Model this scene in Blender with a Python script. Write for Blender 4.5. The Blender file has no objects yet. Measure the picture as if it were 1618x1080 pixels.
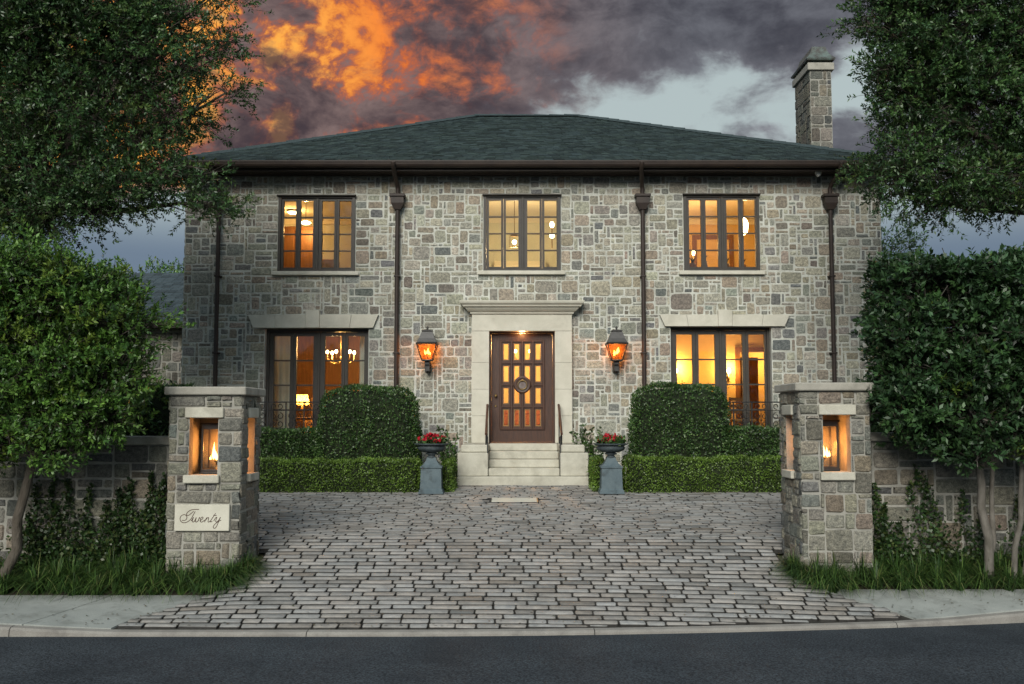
import bpy, math, random
import numpy as np
from mathutils import Vector, Matrix

R = math.radians
scene = bpy.context.scene
col = scene.collection

# ------------------------------------------------------------------ camera
cam_d = bpy.data.cameras.new('camera')
cam = bpy.data.objects.new('camera', cam_d); col.objects.link(cam)
cam.location = (0, 0, 2.0)
cam.rotation_euler = (R(90 + 4.363), 0, 0)
cam_d.sensor_width = 36.0
cam_d.lens = 35.0
cam_d.clip_start = 0.1; cam_d.clip_end = 2000
scene.camera = cam

# ------------------------------------------------------------------ node helper
class NT:
    def __init__(s, tree):
        s.t = tree; s.n = tree.nodes; s.l = tree.links
    def node(s, typ, **kw):
        n = s.n.new(typ)
        for k, v in kw.items(): setattr(n, k, v)
        return n
    def set(s, inp, v):
        if isinstance(v, bpy.types.NodeSocket): s.l.new(v, inp)
        elif v is not None:
            if isinstance(v, (tuple, list)) and len(v) == 3 and inp.type == 'RGBA': v = (*v, 1)
            inp.default_value = v
    def math(s, op, a, b=None, c=None, clamp=False):
        n = s.node('ShaderNodeMath', operation=op, use_clamp=clamp)
        for i, v in enumerate((a, b, c)):
            if v is not None: s.set(n.inputs[i], v)
        return n.outputs[0]
    def vmath(s, op, a, b=None):
        n = s.node('ShaderNodeVectorMath', operation=op)
        s.set(n.inputs[0], a)
        if b is not None: s.set(n.inputs[1], b)
        return n.outputs['Value'] if op in ('DOT_PRODUCT', 'LENGTH') else n.outputs[0]
    def noise(s, vec, scale, detail=4, rough=.55, dist=0.0, color=False):
        n = s.node('ShaderNodeTexNoise')
        s.set(n.inputs['Vector'], vec); s.set(n.inputs['Scale'], scale); s.set(n.inputs['Detail'], detail)
        s.set(n.inputs['Roughness'], rough); s.set(n.inputs['Distortion'], dist)
        return n.outputs['Color'] if color else n.outputs[0]
    def ramp(s, fac, lo, hi, a=0.0, b=1.0):
        n = s.node('ShaderNodeMapRange', interpolation_type='SMOOTHSTEP')
        s.set(n.inputs[0], fac); n.inputs[1].default_value = lo; n.inputs[2].default_value = hi
        n.inputs[3].default_value = a; n.inputs[4].default_value = b
        return n.outputs[0]
    def mix(s, fac, a, b, blend='MIX'):
        n = s.node('ShaderNodeMix', data_type='RGBA', blend_type=blend)
        s.set(n.inputs[0], fac); s.set(n.inputs[6], a); s.set(n.inputs[7], b)
        return n.outputs[2]

# ------------------------------------------------------------------ world: dusk sky with sunset clouds
SKY_A = (3.9, 7.7, 5.8); SKY_B = (9.1, 1.2, 6.4)
def make_world():
    w = bpy.data.worlds.new('World'); scene.world = w; w.use_nodes = True
    t = NT(w.node_tree); t.n.clear()
    out = t.node('ShaderNodeOutputWorld'); bg = t.node('ShaderNodeBackground')
    t.l.new(bg.outputs[0], out.inputs[0])
    d = t.vmath('NORMALIZE', t.node('ShaderNodeTexCoord').outputs['Generated'])
    sep = t.node('ShaderNodeSeparateXYZ'); t.l.new(d, sep.inputs[0])
    x, y, z = sep.outputs
    zz = t.math('MAXIMUM', z, 0.0)
    # clear twilight: dusky blue low down, pale band above it, steel blue higher
    clear = t.mix(t.ramp(zz, 0.15, 0.225), (0.17, 0.23, 0.31), (0.48, 0.57, 0.58))
    clear = t.mix(t.ramp(zz, 0.30, 0.75), clear, (0.34, 0.45, 0.55))
    sun_dot = t.vmath('DOT_PRODUCT', d, Vector((-0.34, 0.90, 0.30)).normalized())
    glow_w = t.ramp(sun_dot, 0.86, 0.985)
    # cloud layer, flattened vertically, warped
    st = t.vmath('MULTIPLY', d, (1.0, 1.0, 1.7))
    warp = t.vmath('SUBTRACT', t.noise(st, 6.0, 4, .5, color=True), (0.5, 0.5, 0.5))
    wv = t.vmath('MULTIPLY', warp, (0.085, 0.085, 0.07))
    p = t.vmath('ADD', st, wv)
    n1 = t.noise(t.vmath('ADD', p, SKY_A), 4.4, 10, .57)
    bias = t.math('ADD', t.math('MULTIPLY', x, -0.55), t.math('MULTIPLY', t.math('SUBTRACT', zz, 0.275), 2.6))
    bias = t.math('MAXIMUM', t.math('MINIMUM', bias, 0.21), -0.09)
    bias = t.math('SUBTRACT', bias, t.math('MULTIPLY', t.math('MAXIMUM', t.ramp(zz, 0.42, 0.70), t.ramp(y, 0.60, 0.10)), 0.30))   # the bank stands over the sunset side
    dens = t.math('ADD', n1, bias)
    cover = t.math('MULTIPLY', t.ramp(dens, 0.45, 0.55), t.ramp(zz, 0.155, 0.20))
    n2 = t.noise(t.vmath('ADD', p, (7.1, 3.3, 0.2)), 12.0, 9, .62, .05)
    thick = t.ramp(t.math('ADD', dens, t.math('MULTIPLY', n2, 0.3)), 0.55, 0.74)
    dark = t.mix(thick, (0.33, 0.33, 0.37), t.mix(t.ramp(n2, .35, .65), (0.064, 0.066, 0.084), (0.165, 0.172, 0.20)))
    dark = t.mix(t.math('MULTIPLY', glow_w, 0.6), dark, t.mix(t.ramp(n2, .32, .68), (0.070, 0.040, 0.045), (0.33, 0.19, 0.155)))
    # sun-struck flanks of the clouds
    n3 = t.noise(t.vmath('ADD', t.vmath('MULTIPLY', p, (1.0, 1.0, 0.62)), SKY_B), 15.0, 9, .62, .08)
    lit = t.math('MULTIPLY', t.ramp(n3, 0.445, 0.56), t.ramp(sun_dot, 0.91, 0.975))
    lit = t.math('MULTIPLY', lit, t.ramp(n2, 0.38, 0.56, 0.10, 1.0))
    orange = t.mix(t.ramp(n3, 0.47, 0.63), (0.50, 0.10, 0.04), (1.0, 0.25, 0.045))
    orange = t.mix(t.math('MULTIPLY', t.ramp(sun_dot, 0.968, 0.996), t.ramp(n3, .49, .60)), orange, (1.15, 0.52, 0.09))
    cloud = t.mix(lit, dark, orange)
    sky = t.mix(cover, clear, cloud)
    t.l.new(sky, bg.inputs[0]); bg.inputs[1].default_value = 0.80
make_world()

# soft light of the bright dusk sky from the street side
sd = bpy.data.lights.new('sun', 'SUN'); sun = bpy.data.objects.new('sun', sd); col.objects.link(sun)
sd.energy = 3.1; sd.angle = R(32); sd.color = (1.0, 0.97, 0.89)
sun.rotation_euler = (R(61), 0, R(-12)); sun.location = (0, -10, 20)

scene.view_settings.view_transform = 'Standard'
scene.view_settings.look = 'None'
scene.view_settings.gamma = 1.0
scene.view_settings.exposure = 0.22
scene.cycles.max_bounces = 6
scene.cycles.diffuse_bounces = 3
scene.cycles.glossy_bounces = 3
scene.cycles.transparent_max_bounces = 12
scene.cycles.sample_clamp_indirect = 4.0
scene.cycles.caustics_reflective = False
scene.cycles.caustics_refractive = False

# ------------------------------------------------------------------ materials
M = {}
def pmat(name, c1, c2=None, scale=6.0, rough=.8, bump=0.0, bscale=None, tint=False, spec=.3, metal=0.0,
         fine=0.0, fscale=160.0, stain=None, stain_scale=1.2, stain_amt=.5, stretch=None, trans=0.0, bdist=.02):
    m = bpy.data.materials.new(name); m.use_nodes = True
    t = NT(m.node_tree); b = t.n['Principled BSDF']
    pos = t.node('ShaderNodeNewGeometry').outputs['Position']
    if stretch: pos = t.vmath('MULTIPLY', pos, stretch)
    c = c1
    if c2: c = t.mix(t.ramp(t.noise(pos, scale, 5, .6), .3, .7), c1, c2)
    if tint:
        a = t.node('ShaderNodeAttribute', attribute_name='tint').outputs['Color']
        c = t.mix(1.0, c, a, 'MULTIPLY')
    if fine:
        f = t.noise(pos, fscale, 3, .7)
        c = t.mix(1.0, c, t.mix(t.ramp(f, .3, .7), (1 - fine,) * 3, (1 + fine,) * 3), 'MULTIPLY')
    if stain:
        c = t.mix(t.math('MULTIPLY', t.ramp(t.noise(pos, stain_scale, 6, .65, .4), .48, .72), stain_amt), c, stain)
    t.set(b.inputs['Base Color'], c)
    b.inputs['Roughness'].default_value = rough
    b.inputs['Specular IOR Level'].default_value = spec
    b.inputs['Metallic'].default_value = metal
    if bump:
        bn = t.node('ShaderNodeBump'); bn.inputs['Strength'].default_value = bump; bn.inputs['Distance'].default_value = bdist
        t.l.new(t.noise(pos, bscale or scale * 3, 6, .65), bn.inputs['Height'])
        t.l.new(bn.outputs[0], b.inputs['Normal'])
    if trans:
        tr = t.node('ShaderNodeBsdfTranslucent'); t.set(tr.inputs[0], c)
        mx = t.node('ShaderNodeMixShader'); mx.inputs[0].default_value = trans
        o = t.n['Material Output']; t.l.new(b.outputs[0], mx.inputs[1]); t.l.new(tr.outputs[0], mx.inputs[2])
        t.l.new(mx.outputs[0], o.inputs[0])
    M[name] = m; return m
def emat(name, c, s):
    m = bpy.data.materials.new(name); m.use_nodes = True
    t = NT(m.node_tree); t.n.clear()
    o = t.node('ShaderNodeOutputMaterial'); e = t.node('ShaderNodeEmission')
    t.set(e.inputs[0], c); e.inputs[1].default_value = s; t.l.new(e.outputs[0], o.inputs[0]); M[name] = m
def gmat(name, tcol=(1, 1, 1), base=.06, haze=None, haze_amt=0.0, rough=.02, wav=0.0):
    m = bpy.data.materials.new(name); m.use_nodes = True
    t = NT(m.node_tree); t.n.clear()
    o = t.node('ShaderNodeOutputMaterial'); tr = t.node('ShaderNodeBsdfTransparent'); gl = t.node('ShaderNodeBsdfGlossy')
    t.set(tr.inputs[0], tcol); gl.inputs['Roughness'].default_value = rough
    fr = t.node('ShaderNodeFresnel'); fr.inputs[0].default_value = 1.5
    mx = t.node('ShaderNodeMixShader'); t.l.new(t.math('ADD', fr.outputs[0], base, clamp=True), mx.inputs[0])
    if wav:
        pos = t.node('ShaderNodeNewGeometry').outputs['Position']
        bn = t.node('ShaderNodeBump'); bn.inputs['Strength'].default_value = wav; bn.inputs['Distance'].default_value = .02
        t.l.new(t.noise(pos, 2.2, 2, .5), bn.inputs['Height']); t.l.new(bn.outputs[0], gl.inputs['Normal'])
    t.l.new(tr.outputs[0], mx.inputs[1]); t.l.new(gl.outputs[0], mx.inputs[2])
    res = mx.outputs[0]
    if haze:
        df = t.node('ShaderNodeBsdfTranslucent'); t.set(df.inputs[0], haze)
        m2 = t.node('ShaderNodeMixShader'); m2.inputs[0].default_value = haze_amt
        t.l.new(res, m2.inputs[1]); t.l.new(df.outputs[0], m2.inputs[2]); res = m2.outputs[0]
    t.l.new(res, o.inputs[0]); M[name] = m

pmat('asphalt', (.034, .040, .047), (.047, .055, .063), 1.3, .9, .8, 70, spec=.12, fine=.75, fscale=62, stain=(.020, .024, .029), stain_scale=.8, stain_amt=.6, bdist=.01)
pmat('concrete', (.25, .265, .25), (.31, .325, .305), 2.5, .9, .3, 60, fine=.12, fscale=200, stain=(.13, .135, .12), stain_scale=3.4, stain_amt=.6, bdist=.01)
pmat('kerb_concrete', (.215, .20, .18), (.27, .255, .23), 4, .9, .3, 50, fine=.18, fscale=150, stain=(.12, .11, .1), stain_scale=3.2, stain_amt=.6, bdist=.01)
pmat('joint_dirt', (.022, .020, .018), (.04, .038, .03), 9, .95, .4, 60)
pmat('soil', (.035, .028, .02), (.055, .045, .03), 6, .95, .8, 30)
pmat('yard', (.05, .06, .03), (.08, .07, .045), 2, .95, .6, 30)
pmat('sett', (.82, .82, .82), (1.08, 1.06, 1.02), 14, .62, .6, 55, tint=True, fine=.18, fscale=170, stain=(.07, .07, .065), stain_scale=2.4, stain_amt=.42, bdist=.012)
pmat('stone', (.66, .66, .66), (1.26, 1.23, 1.18), 22, .9, 1.0, 30, tint=True, fine=.38, fscale=85, stain=(.10, .10, .09), stain_scale=1.7, stain_amt=.22, bdist=.03)
pmat('mortar', (.45, .45, .395), (.60, .605, .545), 3, .92, .8, 45, fine=.16, fscale=90, stain=(.31, .30, .26), stain_scale=2.6, stain_amt=.6, bdist=.02)
pmat('mortar_dark', (.26, .25, .22), (.36, .35, .31), 5, .92, .6, 60, fine=.15, stain=(.13, .125, .11), stain_scale=2.0, stain_amt=.6, bdist=.012)
pmat('limestone', (.50, .48, .40), (.58, .555, .47), 3.5, .8, .25, 50, fine=.08, fscale=120, stain=(.36, .335, .27), stain_scale=1.6, stain_amt=.5, bdist=.008)
pmat('limestone_worn', (.42, .40, .33), (.52, .50, .42), 5, .85, .3, 50, fine=.12, fscale=120, stain=(.24, .225, .18), stain_scale=2.6, stain_amt=.55, bdist=.008)
pmat('coping', (.30, .285, .245), (.39, .37, .32), 4, .88, .4, 45, fine=.15, stain=(.15, .145, .12), stain_scale=2.5, stain_amt=.6, bdist=.01)
pmat('slate', (.85, .9, .9), (1.1, 1.1, 1.1), 10, .85, .6, 50, spec=.15, tint=True, fine=.25, fscale=60, bdist=.01)
pmat('bronze', (.026, .018, .015), (.038, .026, .020), 5, .55, .1, 40, spec=.35)
pmat('copper_patina', (.06, .055, .05), (.12, .16, .145), 7, .6, .3, 40, spec=.4)
pmat('window_paint', (.040, .034, .028), (.052, .045, .036), 6, .5, .1, 60, spec=.4)
pmat('iron', (.012, .012, .012), None, rough=.5, spec=.4)
pmat('lantern_metal', (.020, .018, .016), (.035, .032, .030), 15, .45, .1, 40, spec=.5)
pmat('door_wood', (.036, .014, .008), (.072, .028, .013), 5, .42, .25, 60, spec=.5, stretch=(9, 9, .9), bdist=.006)
pmat('rail_wood', (.06, .028, .018), (.09, .04, .025), 8, .45)
pmat('brass', (.32, .22, .09), (.22, .15, .06), 20, .38, metal=.85)
pmat('urn_iron', (.080, .112, .128), (.105, .140, .155), 9, .65, .3, 70, fine=.15, stain=(.04, .05, .055), stain_scale=7, stain_amt=.75, bdist=.006)
pmat('bowl_iron', (.040, .052, .058), (.070, .088, .096), 14, .6, .4, 70, fine=.25, stain=(.025, .03, .03), stain_scale=6, stain_amt=.6, bdist=.006)
pmat('bark', (.075, .062, .048), (.125, .108, .088), 12, .92, 1.0, 26, stretch=(1, 1, .35), bdist=.03)
pmat('twig', (.030, .026, .020), (.045, .038, .03), 12, .95)
pmat('bark_pale', (.095, .085, .07), (.165, .15, .13), 14, .9, .6, 30, stretch=(1, 1, .4), bdist=.015)
pmat('leaf', (.9, .9, .9), (1.1, 1.1, 1.1), 3, .42, tint=True, spec=.45, trans=.18)
pmat('blade', (.9, .9, .9), (1.1, 1.1, 1.1), 3, .5, tint=True, spec=.35, trans=.15)
pmat('petal', (.55, .015, .035), (.38, .008, .02), 30, .6, trans=.2)
pmat('hedge_core', (.012, .018, .008), (.02, .028, .012), 12, .95)
pmat('ink', (.085, .052, .038), None, rough=.9)
pmat('post_wood', (.06, .04, .03), (.09, .06, .045), 6, .8, .3, 50, stretch=(6, 6, 1))
pmat('plaster_gold', (.62, .43, .17), (.68, .48, .21), 2, .85)
pmat('plaster_pale', (.62, .62, .50), (.68, .67, .56), 2, .85)
pmat('plaster_cream', (.66, .55, .36), (.70, .60, .40), 2, .85)
pmat('panel_wood', (.16, .072, .026), (.22, .10, .038), 4, .5, stretch=(8, 8, .7))
pmat('floor_wood', (.20, .09, .035), (.26, .125, .05), 6, .4, stretch=(.7, 8, 1))
pmat('ceiling_paint', (.72, .66, .52), None, rough=.9)
pmat('curtain', (.72, .70, .64), (.62, .61, .57), 3, .9, trans=.06)
pmat('upholstery', (.40, .22, .09), (.33, .17, .07), 8, .85)
pmat('white_plastic', (.6, .6, .58), None, rough=.5)
pmat('terracotta', (.12, .06, .04), (.16, .08, .05), 10, .7)
pmat('lampshade', (.75, .5, .2), None, rough=.8, trans=.6)
gmat('glass', (.92, .95, .93), .035, wav=.06)
gmat('door_glass', (.95, .93, .88), .03)
gmat('lantern_glass', (1.0, .70, .38), .03, (1.0, .36, .07), .07)
emat('flame', (1.0, .50, .13), 9)
emat('bulb', (1.0, .70, .34), 30)
emat('downlight', (1.0, .80, .50), 9)

# ------------------------------------------------------------------ mesh helpers
WP = {}
def place(o, parent, pivot):
    col.objects.link(o)
    if parent is not None:
        o.parent = parent; o.location = Vector(pivot) - WP[parent.name]
    else: o.location = pivot
    WP[o.name] = Vector(pivot)
    return o
def tag(o, label, cat, group=None, kind=None):
    o['label'] = label; o['category'] = cat
    if group: o['group'] = group
    if kind: o['kind'] = kind
    return o
def empty(name, loc, label=None, cat=None, group=None, parent=None):
    o = bpy.data.objects.new(name, None); o.empty_display_size = .2
    place(o, parent, loc)
    if label: tag(o, label, cat, group)
    return o
class MB:
    def __init__(s): s.v = []; s.f = []; s.c = []; s.cur = (1, 1, 1, 1); s.sm = []; s.smooth = False
    def add(s, vs, fs, smooth=None):
        b = len(s.v); s.v += [tuple(v) for v in vs]; s.c += [s.cur] * len(vs)
        for f in fs: s.f.append([b + i for i in f]); s.sm.append(s.smooth if smooth is None else smooth)
        return s
    def box(s, x0, x1, y0, y1, z0, z1):
        return s.add([(x0, y0, z0), (x1, y0, z0), (x1, y1, z0), (x0, y1, z0), (x0, y0, z1), (x1, y0, z1), (x1, y1, z1), (x0, y1, z1)],
                     [(0, 3, 2, 1), (4, 5, 6, 7), (0, 1, 5, 4), (1, 2, 6, 5), (2, 3, 7, 6), (3, 0, 4, 7)], False)
    def bbox(s, x0, x1, y0, y1, z0, z1, b=.008):
        # box with chamfered edges (all 12)
        vs = []; idx = {}
        for i, (x, sx) in enumerate(((x0, 1), (x1, -1))):
            for j, (y, sy) in enumerate(((y0, 1), (y1, -1))):
                for k, (z, sz) in enumerate(((z0, 1), (z1, -1))):
                    for a in range(3):
                        p = [x + sx * b, y + sy * b, z + sz * b]; p[a] = (x, y, z)[a]
                        idx[i, j, k, a] = len(vs); vs.append(p)
        fs = []
        g = lambda i, j, k, a: idx[i, j, k, a]
        for i in (0, 1): fs.append([g(i, 0, 0, 0), g(i, 1, 0, 0), g(i, 1, 1, 0), g(i, 0, 1, 0)])
        for j in (0, 1): fs.append([g(0, j, 0, 1), g(1, j, 0, 1), g(1, j, 1, 1), g(0, j, 1, 1)])
        for k in (0, 1): fs.append([g(0, 0, k, 2), g(1, 0, k, 2), g(1, 1, k, 2), g(0, 1, k, 2)])
        for i in (0, 1):
            for j in (0, 1): fs.append([g(i, j, 0, 0), g(i, j, 1, 0), g(i, j, 1, 1), g(i, j, 0, 1)])
            for k in (0, 1): fs.append([g(i, 0, k, 0), g(i, 1, k, 0), g(i, 1, k, 2), g(i, 0, k, 2)])
        for j in (0, 1):
            for k in (0, 1): fs.append([g(0, j, k, 1), g(1, j, k, 1), g(1, j, k, 2), g(0, j, k, 2)])
        for i in (0, 1):
            for j in (0, 1):
                for k in (0, 1): fs.append([g(i, j, k, 0), g(i, j, k, 1), g(i, j, k, 2)])
        ctr = Vector(((x0 + x1) / 2, (y0 + y1) / 2, (z0 + z1) / 2)); out = []
        for f in fs:
            a, b_, c = (Vector(vs[f[q]]) for q in range(3))
            n = (b_ - a).cross(c - a); m = sum((Vector(vs[q]) for q in f), Vector()) / len(f)
            out.append(f if n.dot(m - ctr) > 0 else f[::-1])
        return s.add(vs, out, False)
    def tube(s, pts, rad, n=8, cap=True, smooth=True, closed=False):
        pts = [Vector(p) for p in pts]; m = len(pts)
        if not isinstance(rad, (list, tuple)): rad = [rad] * m
        vs = []; up = None
        for i, p in enumerate(pts):
            a = pts[(i - 1) % m] if (i or closed) else p; b = pts[(i + 1) % m] if (i < m - 1 or closed) else p
            t = (b - a).normalized()
            if up is None:
                up = Vector((0, 0, 1)) if abs(t.z) < .9 else Vector((1, 0, 0))
            u = (up - t * up.dot(t)).normalized(); up = u; w = t.cross(u)
            for k in range(n):
                q = 2 * math.pi * k / n
                vs.append(p + (u * math.cos(q) + w * math.sin(q)) * rad[i])
        fs = []
        for i in range(m if closed else m - 1):
            for k in range(n):
                a = i * n + k; b = i * n + (k + 1) % n; j = (i + 1) % m
                fs.append((a, b, j * n + (k + 1) % n, j * n + k))
        s.add(vs, fs, smooth)
        if cap and not closed:
            s.add(vs[:n], [tuple(range(n))[::-1]], False); s.add(vs[-n:], [tuple(range(n))], False)
        return s
    def lathe(s, prof, c, n=20, smooth=True, squash=None, phase=0.0, flute=0.0, nfl=0, zr=None):
        vs = []
        for r, z in prof:
            for k in range(n):
                a = 2 * math.pi * k / n + phase; rr = r
                if flute and zr and zr[0] < z < zr[1]: rr = r * (1 + flute * abs(math.sin(a * nfl / 2)))
                vs.append((c[0] + rr * math.cos(a), c[1] + rr * math.sin(a), c[2] + z))
        fs = []
        for i in range(len(prof) - 1):
            for k in range(n):
                fs.append((i * n + k, i * n + (k + 1) % n, (i + 1) * n + (k + 1) % n, (i + 1) * n + k))
        fs.append(tuple(range(n))[::-1]); fs.append(tuple((len(prof) - 1) * n + k for k in range(n)))
        return s.add(vs, fs, smooth)
    def prism(s, poly, y0, y1):           # polygon in x,z extruded along y
        n = len(poly)
        vs = [(x, y0, z) for x, z in poly] + [(x, y1, z) for x, z in poly]
        fs = [tuple(range(n)), tuple(range(n, 2 * n))[::-1]] + [((i + 1) % n, i, n + i, n + (i + 1) % n) for i in range(n)]
        return s.add(vs, fs, False)
    def extrude_x(s, poly, x0, x1):       # polygon in y,z extruded along x
        n = len(poly)
        vs = [(x0, y, z) for y, z in poly] + [(x1, y, z) for y, z in poly]
        fs = [tuple(range(n)), tuple(range(n, 2 * n))[::-1]] + [((i + 1) % n, i, n + i, n + (i + 1) % n) for i in range(n)]
        return s.add(vs, fs, False)
    def sphere(s, c, r, n=10, m=6, sc=(1, 1, 1)):
        vs = []; fs = []
        for i in range(m + 1):
            th = math.pi * i / m
            for k in range(n):
                a = 2 * math.pi * k / n
                vs.append((c[0] + sc[0] * r * math.sin(th) * math.cos(a), c[1] + sc[1] * r * math.sin(th) * math.sin(a), c[2] + sc[2] * r * math.cos(th)))
        for i in range(m):
            for k in range(n):
                fs.append((i * n + k, (i + 1) * n + k, (i + 1) * n + (k + 1) % n, i * n + (k + 1) % n))
        return s.add(vs, fs, True)
    def slab(s, xs, zs, holes, y0, y1):
        # upright slab in the x-z plane with rectangular holes (x0,x1,z0,z1); front at y0
        X = sorted(set([*xs] + [e for h in holes for e in h[:2] if xs[0] < e < xs[1]]))
        Z = sorted(set([*zs] + [e for h in holes for e in h[2:4] if zs[0] < e < zs[1]]))
        def solid(i, k):
            if i < 0 or k < 0 or i >= len(X) - 1 or k >= len(Z) - 1: return False
            cx = (X[i] + X[i + 1]) / 2; cz = (Z[k] + Z[k + 1]) / 2
            return not any(h[0] < cx < h[1] and h[2] < cz < h[3] for h in holes)
        for i in range(len(X) - 1):
            for k in range(len(Z) - 1):
                if not solid(i, k): continue
                a, b, c, d = X[i], X[i + 1], Z[k], Z[k + 1]
                s.add([(a, y0, c), (b, y0, c), (b, y0, d), (a, y0, d)], [(0, 1, 2, 3)], False)
                s.add([(a, y1, c), (b, y1, c), (b, y1, d), (a, y1, d)], [(3, 2, 1, 0)], False)
                if not solid(i - 1, k): s.add([(a, y0, c), (a, y1, c), (a, y1, d), (a, y0, d)], [(3, 2, 1, 0)], False)
                if not solid(i + 1, k): s.add([(b, y0, c), (b, y1, c), (b, y1, d), (b, y0, d)], [(0, 1, 2, 3)], False)
                if not solid(i, k - 1): s.add([(a, y0, c), (b, y0, c), (b, y1, c), (a, y1, c)], [(3, 2, 1, 0)], False)
                if not solid(i, k + 1): s.add([(a, y0, d), (b, y0, d), (b, y1, d), (a, y1, d)], [(0, 1, 2, 3)], False)
        return s
    def map(s, fn):
        s.v = [tuple(fn(Vector(v))) for v in s.v]; return s
    def build(s, name, mat, parent=None, pivot=None, tint=False):
        if pivot is None:
            pivot = WP[parent.name] if parent is not None else Vector()
        pv = Vector(pivot)
        me = bpy.data.meshes.new(name)
        me.from_pydata([tuple(Vector(v) - pv) for v in s.v], [], s.f)
        me.polygons.foreach_set('use_smooth', s.sm)
        if tint:
            a = me.attributes.new('tint', 'FLOAT_COLOR', 'POINT')
            a.data.foreach_set('color', [q for c in s.c for q in c])
        me.materials.append(M[mat]); me.update()
        return place(bpy.data.objects.new(name, me), parent, pv)
def npmesh(name, mat, V, F, C=None, parent=None, pivot=None, smooth=False):
    pv = np.array(pivot if pivot is not None else (WP[parent.name] if parent is not None else (0, 0, 0)), dtype=float)
    V = np.ascontiguousarray(V - pv, dtype=np.float32); F = np.ascontiguousarray(F, dtype=np.int32)
    me = bpy.data.meshes.new(name); k = F.shape[1]
    me.vertices.add(len(V)); me.vertices.foreach_set('co', V.ravel())
    me.loops.add(F.size); me.loops.foreach_set('vertex_index', F.ravel())
    me.polygons.add(len(F)); me.polygons.foreach_set('loop_start', np.arange(0, F.size, k, dtype=np.int32))
    me.update(calc_edges=True)
    if smooth: me.polygons.foreach_set('use_smooth', np.ones(len(F), dtype=bool))
    if C is not None:
        a = me.attributes.new('tint', 'FLOAT_COLOR', 'POINT')
        a.data.foreach_set('color', np.ascontiguousarray(np.c_[C, np.ones(len(C))], dtype=np.float32).ravel())
    me.materials.append(M[mat]); me.validate()
    return place(bpy.data.objects.new(name, me), parent, pv)
def structure(o): o['kind'] = 'structure'; return o
def stuff(o): o['kind'] = 'stuff'; return o

# ------------------------------------------------------------------ terrain levels
def smooth(a, b, x):
    t = max(0., min(1., (x - a) / (b - a))); return t * t * (3 - 2 * t)
def kerb_y(x): return 9.30 + .0148 * min(max(0., x + 1.5), 9.0) ** 2
def drive_z(y, x=0.0):
    if y < 12.0:
        k = kerb_y(x) + .12; return .030 + .532 * max(0., (y - k) / (12.0 - k))
    return .562 + min(y - 12.0, 5.3) * .0487
def kerb_h(x): return .038 + .062 * smooth(3.6, 5.4, abs(x - .1))
def walk_z(y, x=9.0):
    if y < 10.4:
        a = kerb_h(x) + .004; b = .1625
        return a + (b - a) * max(0., min(1., (y - kerb_y(x) - .11) / (10.4 - kerb_y(x) - .11)))
    if y < 11.2: return .1625 + (y - 10.4) * .29
    return .39 + min(1.2, y - 11.2) * .15 if y < 12.4 else drive_z(y)
def gz(x, y):
    m = smooth(2.7, 3.7, abs(x - .1)) * (1 - smooth(11.3, 12.6, y))
    return drive_z(y, x) * (1 - m) + walk_z(y, x) * m
def xl(y): return -3.72 + .92 * smooth(9.3, 10.95, y) if y < 11.6 else -6.1
def xr(y): return (4.05 - 1.05 * smooth(9.5, 11.0, y)) if y < 11.6 else 6.3
GH = drive_z(17.3)

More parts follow.
